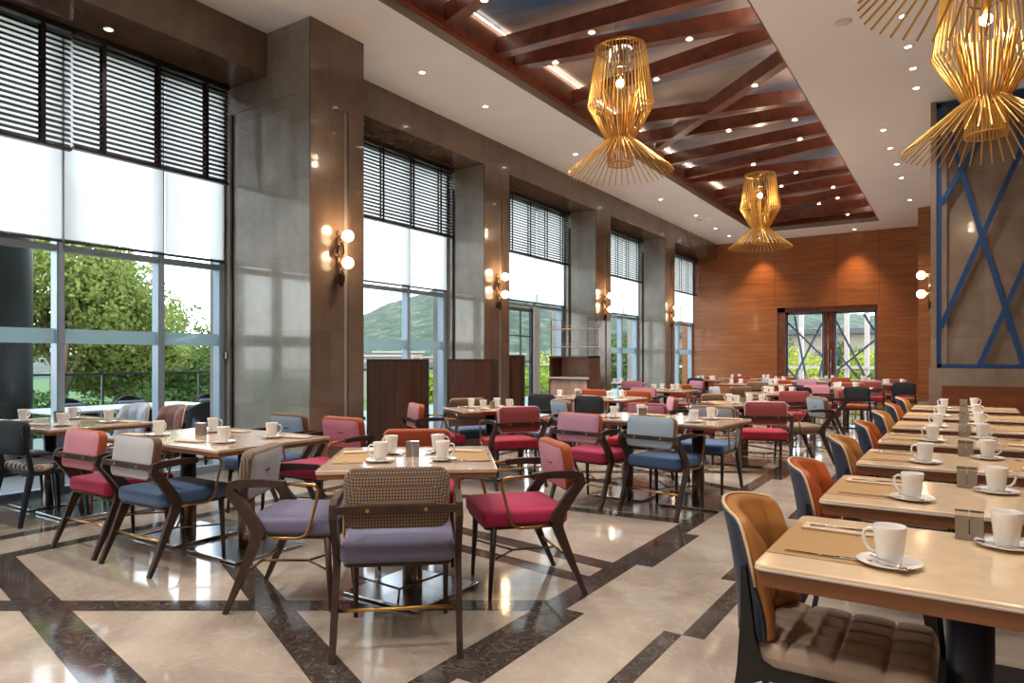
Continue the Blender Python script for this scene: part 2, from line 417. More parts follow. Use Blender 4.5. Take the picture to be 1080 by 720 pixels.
# floor with inlaid dark bands
fl = B(); fl.box(XW - .05, XR, YN, YE + .6, -.1, 0, 0)
zi = [0.0004]
def band(a, b, w, mi=1):
    a, b = Vector((a[0], a[1])), Vector((b[0], b[1])); d = (b - a).normalized(); n = Vector((-d.y, d.x)) * w / 2
    z = zi[0]; zi[0] += .00006
    a -= d * .05; b += d * .09; p = [a + n, a - n, b - n, b + n]
    fl.add([(q.x, q.y, z) for q in p], [(0, 1, 2, 3)], mi)
def rect(x0, x1, y0, y1):
    z = zi[0]; zi[0] += .00002
    fl.add([(x0, y0, z), (x1, y0, z), (x1, y1, z), (x0, y1, z)], [(0, 1, 2, 3)], 1)
rect(-1.86, -1.715, YN, 20.2)
y = -2.4
k = 0
while y < 20:
    if k % 2: rect(-1.715, -1.61, y, y + .92)
    k += 1; y += .92
# staggered aisle line
y = -2.39; k = 0
while y < 20:
    if k % 2: rect(-1.19, -1.10, y, y + .92)
    else: rect(-1.10, -.995, y, y + .92)
    k += 1; y += .92
for X0 in (-5.34, -5.90): rect(X0, X0 + .14, YN, 20.6)
XA, XBd = -5.2, -1.86
def line(p, ang, w=.16):  # band through p at angle, clipped to the field
    t = math.tan(math.radians(ang))
    band((XA, p[1] + (XA - p[0]) * t), (XBd, p[1] + (XBd - p[0]) * t), w)
def seg(a, b, w=.16): band(a, b, w)
seg((-5.25, 1.87), (XBd, 1.22), .19)
seg((-5.2, .88), (XBd, 3.09), .15)
seg((-4.62, 3.0), (XBd, 1.80), .17)
seg((-5.2, 4.42), (XBd, 3.92), .15)
seg((-4.6, 3.95), (XBd, 3.60), .13)
seg((-5.2, 5.05), (XBd, 5.31), .15)
for oy, fl_ in ((5.1, 1), (8.9, -1), (12.8, 1), (16.4, -1)):
    def Q(x, yy): return (x, oy + (yy if fl_ > 0 else 4.2 - yy))
    seg(Q(-5.2, 1.87), Q(XBd, 1.22)); seg(Q(-5.2, .88), Q(XBd, 3.09), .15); seg(Q(-5.2, 3.3), Q(XBd, 1.80)); seg(Q(-5.2, 3.6), Q(XBd, 3.3), .15)
# tile joints come from the marble itself
floor = struct(fl.build('floor', [M['floor'], M['floor_dark']], fixn=False), 'polished beige marble floor inlaid with crossing dark bands')

# ceiling: slab with coffer opening
cb = B()
for (x0, x1, y0, y1) in ((XW - .3, CXL, YN, YE + .3), (CXR, XR, YN, YE + .3), (CXL, CXR, YN, CYN), (CXL, CXR, CYF, YE + .3)):
    cb.box(x0, x1, y0, y1, HC, HC + .112, 0)
cb.box(XW - .6, XR + .3, YN - .3, YE + .6, 5.6, 5.9, 0)
cb.box(XW - .3, CXL - .002, YN, YE + .3, 5.0, 5.6, 0); cb.box(CXR + .002, XR, YN, YE + .3, 5.0, 5.6, 0)
cb.box(CXL, CXR, YN, CYN - .002, 5.0, 5.6, 0); cb.box(CXL, CXR, CYF + .002, YE + .3, 5.0, 5.6, 0)
ceiling = struct(cb.build('ceiling', M['white']), 'white plaster ceiling around a long coffer')
tb = B(); e = .004
tb.box(CXL + .0, CXL + e, CYN, CYF, HC + .001, HC + .112); tb.box(CXR - e, CXR, CYN, CYF, HC + .001, HC + .112)
tb.box(CXL, CXR, CYF - e, CYF, HC + .001, HC + .112); tb.box(CXL, CXR, CYN, CYN + e, HC + .001, HC + .112)
struct(tb.build('trim_1', M['fascia']), 'grey painted edge around the ceiling coffer')
tb = B(); z0, z1 = HC + .112, HC + .19; w = .075
tb.box(CXL, CXL + w, CYN, CYF, z0, z1); tb.box(CXR - w, CXR, CYN, CYF, z0, z1); tb.box(CXL, CXR, CYF - w, CYF, z0, z1); tb.box(CXL, CXR, CYN, CYN + w, z0, z1)
struct(tb.build('trim_2', M['lip']), 'reddish wooden lip framing the ceiling coffer')
tb = B(); z0, z1 = HC + .19, 5.52; w = .03
tb.box(CXL, CXL + w, CYN, CYF, z0, z1); tb.box(CXR - w, CXR, CYN, CYF, z0, z1); tb.box(CXL, CXR, CYF - w, CYF, z0, z1); tb.box(CXL, CXR, CYN, CYN + w, z0, z1)
struct(tb.build('trim_3', M['beam']), 'dark wood upstand inside the ceiling coffer')
mb = B(); mb.box(CXL + .03, CXR - .03, CYN + .03, CYF - .03, 5.42, 5.5)
struct(mb.build('ceiling_mural', M['mural']), 'painted panel of dusky blue and cream clouds behind the beams')
lb = B(); lb.box(CXR - .05, CXR - .035, CYN + .2, CYF - .2, 5.3, 5.36, 1); lb.box(CXL + .05, CXL + .065, CYN + .2, CYF - .2, 5.38, 5.395)  # right strip is added out of sight to brighten the mural
struct(lb.build('trim_4', [M['led'], M['mural_fill']]), 'thin warm light strip on the left coffer edge, added unseen one opposite')
XI, XJ = CXL + .06, CXR - .06
BEAMS = [((XI, 3.3), (XJ, 2.9)), ((XI, 4.3), (XJ, 5.2)), ((XI, 6.03), (XJ, 5.0)), ((XI, 7.0), (XJ, 7.15)), ((XI, 7.43), (XJ, 8.0)), ((XI, 8.99), (XJ, 8.43)),
         ((-4.54, 11.71), (XJ, 9.16)), ((XI, 10.2), (XJ, 10.76)), ((XI, 11.25), (XJ, 11.43)), ((XI, 12.78), (XJ, 12.4)), ((XI, 13.95), (XJ, 13.2)),
         ((XI, 14.35), (XJ, 14.8)), ((XI, 16.08), (XJ, 15.2)), ((XI, 16.7), (XJ, 16.28)), ((XI, 18.6), (XJ, 17.25)), ((XI, 17.6), (XJ, 18.1)), ((XI, 20.0), (XJ, 18.76)), ((XI, 19.3), (XJ, 19.75))]
for i, (a, b) in enumerate(BEAMS):
    bb = B(); zz = 5.06 + .0007 * i; bb.bar((a[0], a[1], zz + .1), (b[0], b[1], zz + .1), .15, .2)
    struct(bb.build('ceiling_beam', M['beam']))

# left wall: bulkhead + pillars
wb = B(); wb.box(XW - .3, XB, YN, YE, ZS, HC)
struct(wb.build('wall_left', M['stone_warmlit']), 'brown stone bulkhead above the tall windows')
for i, (a, b) in enumerate(PILL):
    pb = B(); xf = XP if i <= 1 else XB
    top = HC if i <= 1 else ZS
    pb.box(XW - .25, xf - .02, a + .012, b - .012, 0, top, 0)
    # face borders (facing the room) leaving a shallow slot
    W = b - a
    pb.box(xf - .02, xf, a, a + .33 * W, 0, top, 1); pb.box(xf - .02, xf, b - .3 * W, b, 0, top, 1)
    pb.box(xf - .02, xf, a + .33 * W, b - .3 * W, 4.03 if i <= 1 else 3.95, top, 1)
    pb.box(xf - .02, xf - .012, a + .33 * W, b - .37 * W, 0, 4.03 if i <= 1 else 3.95, 1)
    # reveal borders on near and far sides
    for yy0, yy1 in ((a, a + .012), (b - .012, b)):
        pb.box(xf - .22, xf - .02, yy0, yy1, 0, top, 0); pb.box(XW + .1, xf - .22, yy0, yy1, 4.12, top, 0)
    struct(pb.build('pillar', [M['stone'], M['stone_warmlit']]), None)
    tbm = B(); tbm.box(XW + .17, XW + .21, a - .012, a + .012, 0, 4.1)
    struct(tbm.build('trim_%d' % (5 + i), M['bronze']))
for i, (x, yv) in enumerate(((-6.5, 4.8),)):
    t = empty('wall_switch', 'small white key switch on the stone side of the nearest pillar', 'switch', loc=(-7.14, 4.788, 1.34))
    bx = B(); bx.cushion((0, 0, 0), .05, .085, .012, .008, .003, puff=0); bx.build('switch_plate', M['chrome'], t)
    bx = B(); bx.lathe([(.009, 0), (.009, .01)], 12); o = bx.build('switch_key', M['black'], t); o.location = (0, -.008, 0); o.rotation_euler = (PI / 2, 0, 0)

# back wall with door opening
DX0, DX1, DZ = -4.60, -1.95, 2.82
wb = B(); wb.box(XW - .3, DX0, YE, YE + .35, 0, HC); wb.box(DX1, XR, YE, YE + .35, 0, HC); wb.box(DX0, DX1, YE, YE + .35, DZ, HC)
for x in (-4.66, -1.9, -3.0): wb.box(x - .006, x + .006, YE - .004, YE, 2.9, HC, 1)
wb.box(XW, DX0, YE - .004, YE, 3.55, 3.562, 1)
struct(wb.build('wall_back', [M['woodwall'], M['beam']]), 'orange brown wood veneer wall at the far end')
wb = B(); wb.box(-.86, XR, 18.8, YE, 0, HC); struct(wb.build('wall_back_right', M['woodwall']))
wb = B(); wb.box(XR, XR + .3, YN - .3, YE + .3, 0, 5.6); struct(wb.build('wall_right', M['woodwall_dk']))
wb = B(); wb.box(XW - .3, XR + .3, YN - .3, YN, 0, 5.6); struct(wb.build('wall_front', M['cream']), 'plain cream wall behind the viewpoint')
wb = B(); wb.box(-.86 - .012, XR, 18.788, 18.8, 0, .3); struct(wb.build('baseboard_back', M['stone']))
# double door
YD = YE + .2
dr = bpy.data.objects.new('door_2', None); COL.objects.link(dr); dr['kind'] = 'structure'; dr['label'] = 'glazed double doors with blue crossing bars'
jb = B(); jb.box(DX0, DX0 + .22, YE + .04, YE + .34, 0, DZ); jb.box(DX1 - .03, DX1, YE + .04, YE + .34, 0, DZ); jb.box(DX0, DX1, YE + .04, YE + .34, DZ - .14, DZ)
jb.box(-3.34, -3.06, YD - .03, YD + .05, 0, DZ - .14)
jb.build('door_frame', M['beam'], dr)
for (xa, xb) in ((-4.38, -3.34), (-3.06, -1.98)):
    fb = B(); t = .055
    fb.box(xa, xa + t, YD - .02, YD + .03, 0, DZ - .14); fb.box(xb - t, xb, YD - .02, YD + .03, 0, DZ - .14); fb.box(xa, xb, YD - .02, YD + .03, DZ - .21, DZ - .14); fb.box(xa, xb, YD - .02, YD + .03, 0, .09)
    leaf = fb.build('door_leaf', M['doorblue'], dr)
    gb = B(); gb.box(xa + t, xb - t, YD, YD + .008, .09, DZ - .21); gb.build('door_glass', M['pane'], leaf)
def dbars(segs):
    lb = B()
    for i, (a, b) in enumerate(segs): lb.bar((a[0], YD - .014 - .001 * i, a[1]), (b[0], YD - .014 - .001 * i, b[1]), .02, .045, up=(0, 1, 0)) if 0 else lb.bar((a[0], YD - .014 - .001 * i, a[1]), (b[0], YD - .014 - .001 * i, b[1]), .058, .018, up=(0, 1, 0))
    lb.build('door_lattice', M['doorblue'], dr)
dbars([((-4.33, 2.38), (-3.38, 1.38)), ((-3.39, 2.36), (-4.13, .8)), ((-4.14, 2.57), (-3.84, .8)), ((-3.38, 1.25), (-3.6, .1)), ((-4.33, 1.0), (-3.6, .1)), ((-4.1, .8), (-4.3, .2))])
dbars([((-3.02, 2.4), (-2.29, .85)), ((-2.31, 2.58), (-2.04, 2.1)), ((-2.04, 1.82), (-3.02, .94)), ((-3.02, 1.5), (-2.3, .6)), ((-2.29, .85), (-2.05, .3)), ((-2.9, .1), (-2.1, .9))])
for x in (-3.225, -3.155):
    hb = B(); hb.tube([(x, YD - .06, .5), (x, YD - .06, 2.7 if x < -3.2 else 1.6)], .012); hb.build('door_handle', M['chrome'], dr)

# right stone partition with blue lattice
pt = B(); pt.box(-.36, XR, 11.33, 12.9, 0, HC, 0); pt.box(-.38, XR, 11.2, 11.33, 0, 1.17, 0)
pt.box(-.36, -.29, 11.2, 11.33, 1.17, HC, 0)
pt.box(-.23, XR, 11.19, 11.2, .2, .93, 1); pt.box(-.29, -.17, 11.25, 11.33, 1.17, HC, 0)
pt.box(.70, .72, 11.185, 11.2, 0, 1.17, 1)
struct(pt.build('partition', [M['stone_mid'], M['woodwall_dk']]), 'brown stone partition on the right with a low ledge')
lat = empty('lattice_screen', 'blue metal lattice screen of crossing diagonals on the stone partition', 'screen', loc=(-.287, 11.26, 1.175))
ox, oy, oz = lat.location
def P3(x, z, i=0): return (x - ox, .0 - .0012 * i, z - oz)
fb = B(); x0, x1, za, zb = -.287, 1.9, 1.175, 4.86
for a, b in (((x0 + .025, za), (x0 + .025, zb)), ((x0, za + .025), (x1, za + .025)), ((x0, zb - .03), (x1, zb - .03)), ((x1, za), (x1, zb))):
    fb.bar(P3(*a), P3(*b), .055, .05, up=(0, 1, 0))
fb.build('frame', M['blueframe'], lat)
D = [((-.25, 1.72), (.82, 4.36)), ((-.24, 4.82), (.69, 1.2)), ((-.24, 3.46), (.5, 4.82)), ((.2, 1.2), (1.75, 4.82)), ((.82, 4.36), (1.02, 4.82)), ((.82, 1.2), (.3, 3.1)), ((.6, 4.82), (1.55, 1.2)), ((1.1, 1.2), (1.88, 3.2))]
D = [((-.25, 1.72), (.95, 4.82)), ((-.24, 4.82), (.69, 1.2)), ((-.24, 3.46), (.5, 4.82)), ((.2, 1.2), (1.55, 4.82)), ((.5, 4.82), (1.45, 1.2)), ((1.1, 1.2), (1.88, 3.2)), ((1.2, 4.82), (1.88, 2.2))]
for i, (a, b) in enumerate(D):
    bb = B(); bb.bar(P3(*a, i + 1), P3(*b, i + 1), .062, .04, up=(0, 1, 0)); bb.build('diagonal_bar', M['blueframe'], lat)

# ------------------------------------------------------------------ windows
bays = [(1, 1.6, 4.8), (2, 5.56, 8.91), (3, 9.63, 12.92), (4, 13.64, 16.96), (5, 17.62, 21.4), (6, -3.0, .9)]
mull = {1: [1.62, 2.2, 3.07, 4.05, 4.77], 2: [5.6, 6.75, 7.98, 8.86], 3: [9.7, 10.15, 11.72, 12.86], 4: [13.7, 14.8, 15.95, 16.9], 5: [17.7, 18.9, 20.1, 21.3], 6: [-2.9, -1.6, -.4, .85]}
ORD = {1: 'nearest', 2: 'second', 3: 'third', 4: 'fourth', 5: 'farthest', 6: 'hidden'}
for n, a, b in bays:
    win = bpy.data.objects.new('window_%d' % n, None); COL.objects.link(win); win['kind'] = 'structure'; win.location = (XW, a, 0)
    win['label'] = '%s tall window with pale metal mullions' % ORD[n]
    fb = B()
    for m_ in mull[n]:
        y0 = m_ - a; fb.box(-.07, .05, y0 - .035, y0 + .035, 0.0, ZS)
        fb.box(.05, .06, y0 - .02, y0 + .02, .08, ZS)
    for z_, h_ in ((.04, .08), (2.36, .06), (ZS - .03, .06)): fb.box(-.05, .04, 0, b - a, z_ - h_ / 2, z_ + h_ / 2)
    fr = fb.build('window_frame', M['alu'], win)
    gb = B(); gb.box(-.012, -.004, .0, b - a, .08, ZS - .06); gb.build('window_glass', M['pane'], win)
    if n in (1, 2, 6, 4, 5):
        zb = B(); zb.box(-.003, .0, .02, b - a - .02, 1.45, 1.59); zb.build('frosted_band', M['frost'], win)
    # roller shades, one per light
    for k in range(len(mull[n]) - 1):
        y0, y1 = mull[n][k], mull[n][k + 1]
        if y1 - y0 < .5: continue
        which = ['left', 'middle', 'right'][max(0, min(2, k - (1 if n == 1 else 0)))]
        t = empty('roller_blind', 'white roller shade lowered over the %s pane of the %s window' % (which, ORD[n]), 'shade', 'roller shades on the tall windows', loc=(XW + .1, (y0 + y1) / 2, 2.42))
        hw = (y1 - y0) / 2 - .01
        s_ = B(); s_.box(-.001, .001, -hw, hw, .02, 1.93); s_.build('shade_cloth', M['shade'], t)
        s_ = B(); s_.tube([(0, -hw, .0), (0, hw, .0)], .016, 8); s_.build('bottom_bar', M['alu_dk'], t)
    # venetian blinds hung in front of the shades
    if n == 1: segs = [(1.65, 3.09), (3.11, 4.74)]
    else: segs = [(a + .04, b - .04)]
    for bi, (y0, y1) in enumerate(segs):
        lab = 'dark slatted venetian blind at the top of the %s window' % ORD[n]
        if n == 1: lab = 'dark slatted venetian blind at %s of the nearest window' % ['top left', 'top right'][bi]
        bt = empty('venetian_blind', lab, 'blind', 'dark venetian blinds', loc=(XW + .2, y0, 3.30))
        sl = B(); ln = y1 - y0; nz = 21
        low = -.03 if (n == 1 and bi == 0) else 0
        for q in range(nz):
            z = low + .03 + q * .0505; a_ = .82
            dx, dz = .025 * math.cos(a_), .025 * math.sin(a_)
            sl.add([(-dx, 0, z + dz), (dx, 0, z - dz), (dx, ln, z - dz), (-dx, ln, z + dz), (-dx, 0, z + dz + .003), (dx, 0, z - dz + .003), (dx, ln, z - dz + .003), (-dx, ln, z + dz + .003)],
                   [(0, 1, 2, 3), (7, 6, 5, 4), (0, 4, 5, 1), (2, 6, 7, 3), (0, 3, 7, 4), (1, 5, 6, 2)])
        sl.build('slats', M['slat'], bt, fixn=False)
        s_ = B(); s_.box(-.03, .03, 0, ln, low - .012, low + .012); s_.build('bottom_rail', M['slat'], bt)
        s_ = B(); s_.box(-.04, .04, 0, ln, 1.07, 1.12); s_.build('head_rail', M['slat'], bt)
        nt = max(3, round(ln / .62))
        for q in range(nt):
            yy = ln * (q + .5) / nt
            s_ = B(); s_.box(.028, .031, yy - .02, yy + .02, low, 1.07); s_.box(-.031, -.028, yy - .02, yy + .02, low, 1.07); s_.build('tape', M['tape'], bt)
# glazed door in window 3
dr = bpy.data.objects.new('door_1', None); COL.objects.link(dr); dr['kind'] = 'structure'; dr.location = (XW + .06, 10.25, 0); dr['label'] = 'grey framed glazed terrace door with small panes'
fb = B(); t = .07
fb.box(-.03, .03, 0, t, 0, 2.3); fb.box(-.03, .03, 1.35 - t, 1.35, 0, 2.3); fb.box(-.03, .03, 0, 1.35, 2.23, 2.3); fb.box(-.03, .03, 0, 1.35, 0, .12)
for z in (.75, 1.25, 1.75): fb.box(-.015, .015, t, 1.35 - t, z - .01, z + .01)
for yy in (.48, .92): fb.box(-.015, .015, yy - .01, yy + .01, .12, 2.23)
fb.build('door_frame', M['alu_dk'], dr)
gb = B(); gb.box(-.004, .004, t, 1.35 - t, .12, 2.23); gb.build('door_glass', M['pane'], dr)
fb = B(); fb.box(-.08, .06, 1.4, 1.56, 0, 2.33); fb.build('door_jamb', M['post'], dr)

# ------------------------------------------------------------------ service furniture by the windows
def divider(x0, x1, y0, y1, h, label):
    o = empty('wooden_divider', label, 'divider', 'walnut dividers between windows and tables', loc=((x0 + x1) / 2, (y0 + y1) / 2, 0))
    W, Dp = (x1 - x0) / 2, (y1 - y0) / 2
    b = B(); b.box(-W + .012, W - .012, -Dp + .006, Dp - .006, .08, h - .015); b.build('panel', M['walnut'], o)
    b = B(); b.box(-W, W, -Dp, Dp, h - .015, h); b.box(-W, -W + .012, -Dp, Dp, .0, h - .015); b.box(W - .012, W, -Dp, Dp, .0, h - .015); b.build('edge_frame', M['chairwood'], o)
    b = B(); b.box(-W + .012, W - .012, -Dp + .015, Dp - .015, 0, .08); b.build('plinth', M['black'], o)
divider(-6.06, -5.18, 5.98, 6.11, 1.3, 'tall walnut divider panel beside the nearest sconce pillar')
divider(-5.62, -4.91, 7.0, 7.14, 1.3, 'walnut divider panel in front of the second window pillar')
divider(-6.75, -6.24, 9.78, 9.88, 1.36, 'narrow dark divider panel partly behind the second sconce pillar')
st = empty('service_station', 'open walnut service cabinet with metal shelf rack beside third pillar', 'cabinet', loc=(-5.45, 10.2, 0))
b = B(); w, dp = .38, .2
b.box(-w, -w + .03, -dp, dp, 0, 1.35); b.box(w - .03, w, -dp, dp, 0, 1.35); b.box(-w, w, -dp, dp, 1.32, 1.35); b.box(-w + .03, w - .03, dp - .02, dp, 0, 1.32)
b.build('carcass', M['walnut'], st)
b = B(); b.box(-w + .03, w - .03, dp - .03, dp - .02, .85, 1.32); b.build('back_panel', M['pinkwood'], st)
b = B(); b.box(-w - .04, w - .005, -dp - .06, dp - .03, .97, 1.0); b.build('worktop', M['quartz_edge'], st)
for x in (-w + .035, .003):
    b = B(); b.box(x, x + .34, -dp - .02, -dp, .06, .95); d_ = b.build('door', M['pinkwood'], st)
    b = B(); b.tube([(x + .3 if x < 0 else x + .04, -dp - .045, .6), (x + .3 if x < 0 else x + .04, -dp - .045, .8)], .006); b.build('handle', M['brass'], d_)
b = B()
for x in (-w + .03, w - .04):
    for yy in (-dp + .02, dp - .02): b.tube([(x, yy, 1.35), (x, yy, 1.98)], .006)
    b.tube([(x, -dp + .02, 1.97), (x, dp - .02, 1.97)], .005)
b.build('rack_frame', M['bronze'], st)
for z in (1.5, 1.8):
    b = B(); b.box(-w - .1, w, -dp + .01, dp - .01, z, z + .012); b.build('rack_shelf', M['quartz_edge'], st)
    b = B(); b.box(-w + .01, w - .02, -dp + .008, -dp + .014, z + .05, z + .056); b.build('rack_rail', M['brass'], st)

# ------------------------------------------------------------------ sconces
def make_sconce():
    r = empty('wall_sconce')
    b = B(); b.tube([(.02, 0, -.30), (.02, 0, .22)], .009, 8); b.tube([(0, 0, 0), (.02, 0, 0)], .03, 12); b.build('stem', M['brass'], r)
    for z in (.145, -.145):
        b = B(); b.tube([(.02, 0, z - .03), (.06, 0, z - .03), (.10, 0, z)], .008, 8)
        b.lathe([(.034, 0), (.036, .02), (.034, .03)], 16, (.055, 0, z - .015)); b.build('arm', M['brass'], r)
        b = B(); b.sphere((.16, 0, z), .064, 20); b.build('globe', M['globe'], r)
        l = bpy.data.lights.new('globe_light', 'POINT'); l.energy = 7; l.color = (1, .66, .36); l.shadow_soft_size = .06
        lo = bpy.data.objects.new('globe_light', l); COL.objects.link(lo); lo.parent = r; lo.location = (.16, 0, z + .09)
    rr = random.Random(3)
    for (x, yv, z, a) in ((.05, .03, .02, .5), (.05, -.05, -.01, -.4), (.06, -.015, -.02, .2), (.06, .02, -.29, .3), (.05, -.03, -.31, -.5), (.06, 0, -.33, 0)):
        b = B()
        prof = [(0, .08), (.03, .045), (.042, 0), (.03, -.045), (0, -.07), (-.03, -.045), (-.042, 0), (-.03, .045)]
        b.prism(prof, -.004, .004, 'x'); o = b.build('leaf', M['bronze'], r); o.location = (x, yv, z); o.rotation_euler = (a, 0, a)
    return r
sc0 = template(make_sconce())
def sconce(x, y, z, rz, label):
    c = clone(sc0); tag(c, label, 'wall lamp', 'globe sconces', loc=(x, y, z), rz=rz)
    return c
sconce(XP, 5.17, 2.48, 0, 'brass sconce with two lit globes on the nearest protruding stone pillar')
sconce(XB, 9.27, 2.50, 0, 'brass twin globe sconce on the second window pillar')
sconce(XB, 13.28, 2.50, 0, 'brass twin globe sconce on the third window pillar')
sconce(XB, 17.29, 2.50, 0, 'brass twin globe sconce on the farthest window pillar')
sconce(-.36, 12.3, 2.45, PI, 'twin globe sconce beside the blue lattice partition')

# ------------------------------------------------------------------ pendants
def make_pendant():
    r = empty('pendant_lamp'); R = .58
    # local z: 0 at flare tips
    N = 46
    for nm, pts, mat in (('flare_rods', None, 'gold'),):
        b = B()
        for k in range(N):
            a = 2 * PI * k / N; c, s = math.cos(a), math.sin(a)
            b.tube([(.15 * c, .15 * s, .36), (R * c, R * s, 0)], .0062, 5)
        o = b.build('flare_rods', M['gold'], r)
    b = B()
    for k in range(N):
        a = 2 * PI * k / N; c, s = math.cos(a), math.sin(a)
        b.tube([(.14 * c, .14 * s, .34), (.364 * c, .364 * s, .74), (.275 * c, .275 * s, 1.37)], .0062, 5)
    b.build('cage_rods', M['gold'], r)
    b = B()
    for k in range(34):
        a = 2 * PI * (k + .5) / 34; c, s = math.cos(a), math.sin(a)
        b.tube([(.13 * c, .13 * s, .36), (.2 * c, .2 * s, .9)], .0062, 5)
    b.build('inner_rods', M['gold'], r)
    b = B()
    for k in range(34):
        a = 2 * PI * k / 34; c, s = math.cos(a), math.sin(a)
        b.tube([(.14 * c, .14 * s, .08), (.14 * c, .14 * s, .36)], .0062, 5)
    b.lathe([(.136, .08), (.145, .08), (.145, .095), (.136, .095)], 32, cap=False)
    b.build('lower_cylinder', M['gold'], r)
    b = B(); b.lathe([(.138, .35), (.15, .35), (.15, .365), (.138, .365), (.138, .35)], 32, cap=False); b.build('waist_ring', M['brass'], r)
    b = B(); b.lathe([(.268, 1.36), (.283, 1.36), (.283, 1.39), (.268, 1.39), (.268, 1.36)], 40, cap=False)
    for k in range(4):
        a = PI / 4 + PI / 2 * k; b.tube([(.27 * math.cos(a), .27 * math.sin(a), 1.375), (0, 0, 1.375)], .005, 5)
    b.build('top_ring', M['brass'], r)
    b = B()
    for k in range(24):
        a = 2 * PI * k / 24; b.tube([(.12 * math.cos(a), .12 * math.sin(a), 1.14), (.12 * math.cos(a), .12 * math.sin(a), 1.37)], .006, 5)
    b.lathe([(.115, 1.13), (.127, 1.13), (.127, 1.145), (.115, 1.145)], 24, cap=False)
    b.build('lamp_holder', M['chrome'], r)
    b = B(); b.tube([(0, 0, 1.37), (0, 0, 1.05)], .018, 10); b.build('socket', M['brass'], r)
    b = B(); b.sphere((0, 0, .99), .045, 16); b.build('bulb', M['bulb'], r)
    l = bpy.data.lights.new('pendant_light', 'POINT'); l.energy = 14; l.color = (1, .84, .62); l.shadow_soft_size = .05
    lo = bpy.data.objects.new('pendant_light', l); COL.objects.link(lo); lo.parent = r; lo.location = (0, 0, .88)
    return r
pd0 = template(make_pendant())
def pendant(x, y, z, top, label):
    c = clone(pd0); tag(c, label, 'pendant lamp', 'gold rod pendants', loc=(x, y, z), rz=random.random())
    b = B()
    for k in range(3):
        a = 2 * PI * k / 3; b.tube([(.1 * math.cos(a), .1 * math.sin(a), 1.375), (.1 * math.cos(a), .1 * math.sin(a), top - z)], .0015, 4)
    b.build('suspension_cable', M['black'], c)
    return c
pendant(-3.17, 7.01, 3.375, 5.42, 'large gold rod pendant hanging under the nearer end of the wooden coffer')
pendant(-3.20, 13.45, 3.42, 5.42, 'smaller looking gold rod pendant hanging near the far wood wall')
pendant(.16, 6.49, 2.96, HC, 'gold rod pendant in front of the blue lattice screen')
pendant(.18, 3.54, 2.90, HC, 'gold rod pendant nearest the camera, only its flared rods showing')

# ------------------------------------------------------------------ downlights
def make_downlight():
    r = empty('downlight')
    b = B(); b.lathe([(.05, 0), (.05, -.006), (.036, -.006), (.034, 0)], 20, cap=False); b.build('trim_ring', M['quartz_edge'], r)
    b = B(); b.lathe([(.001, -.0045), (.035, -.0045)], 20, cap=False); b.build('lens', M['lamp'], r)
    return r
dl0 = template(make_downlight())
def spot(x, y, z, energy, r, size=95, warm=(1, .91, .80)):
    l = bpy.data.lights.new('spot', 'SPOT'); l.energy = energy; l.color = warm; l.spot_size = math.radians(size); l.spot_blend = .8; l.shadow_soft_size = .04
    o = bpy.data.objects.new('downlight_beam', l); COL.objects.link(o); o.location = (0, 0, -.03)
    o.parent = r
ords = ['nearest', 'second nearest', 'third nearest', 'fourth nearest', 'fifth nearest', 'sixth nearest', 'seventh nearest', 'eighth nearest', 'ninth nearest', 'tenth nearest', 'eleventh nearest', 'twelfth nearest', 'thirteenth nearest', 'fourteenth nearest', 'fifteenth nearest', 'sixteenth nearest', 'seventeenth nearest', 'eighteenth nearest']
def downlights(pts, z, where, energy, warm=(1, .91, .80), size=95):
    for i, (x, yv) in enumerate(sorted(pts, key=lambda p: p[1])):
        c = clone(dl0); vis = 0 < proj(x, yv, z)[1] < 720
        tag(c, '%s small round downlight %s' % (ords[i], where), 'downlight', 'downlights ' + where, loc=(x, yv, z))
        spot(x, yv, z, energy, c, size, warm)
E1 = 220
downlights([(-5.63, 6.51), (-5.64, 7.88), (-5.64, 10.59), (-5.64, 14.63), (-5.53, 16.75), (-5.63, 18.72), (-5.65, 20.08), (-5.6, 3.2)], HC, 'in the ceiling strip beside the windows', E1)
downlights([(-.51, 8.21), (-.51, 9.04), (-.50, 9.75), (-.50, 10.48), (-.5, 6.6), (-.5, 5.0)], HC, 'in the ceiling before the lattice screen', E1 * .8)
downlights([(-1.02, 12.12), (-1.01, 13.22), (-.99, 14.38), (-.99, 15.52), (-.97, 17.76)], HC, 'in the ceiling beyond the lattice screen', E1 * .8)
downlights([(-2.47, 20.95), (-5.0, 20.95)], HC, 'just before the far wood wall', 260, (1, .62, .3), 75)
downlights([(.3, 2.2), (.9, 4.4), (-1.0, .8), (.9, 7.2)], HC, 'above the right-hand table row', 210)
downlights([(-2.2, .3), (-3.8, .3), (-5.4, .6), (-1.0, -1.6), (-2.8, -1.6), (-4.6, -1.6), (1.2, -1.0)], HC, 'added unseen in the ceiling behind the viewpoint', 260)  # extra lamps added out of view as warm fill
downlights([(-6.75, 3.3), (-6.75, 1.0)], ZS, 'in the stone soffit over the nearest window', 40)
bl = [(-4.16, 5.85), (-3.55, 7.04), (-2.67, 7.86), (-4.31, 7.59), (-3.42, 8.75), (-2.37, 9.67), (-3.2, 11.37), (-2.2, 11.6), (-3.39, 13.46), (-2.3, 12.52), (-2.8, 14.74), (-3.24, 15.73), (-2.35, 16.31), (-2.47, 17.40), (-2.93, 18.17), (-2.47, 19.63), (-3.2, 4.6), (-3.4, 3.2)]
def snapb(p):
    best = None
    for i, (a, b) in enumerate(BEAMS):
        A, Bv, Pp = Vector(a), Vector(b), Vector(p); t = max(0, min(1, (Pp - A).dot(Bv - A) / (Bv - A).length_squared)); q = A + (Bv - A) * t
        dd = (q - Pp).length
        if best is None or dd < best[0]: best = (dd, q)
    return (best[1].x, best[1].y)
downlights([snapb(p) for p in bl], 5.058, 'set under the coffer beams', 190)
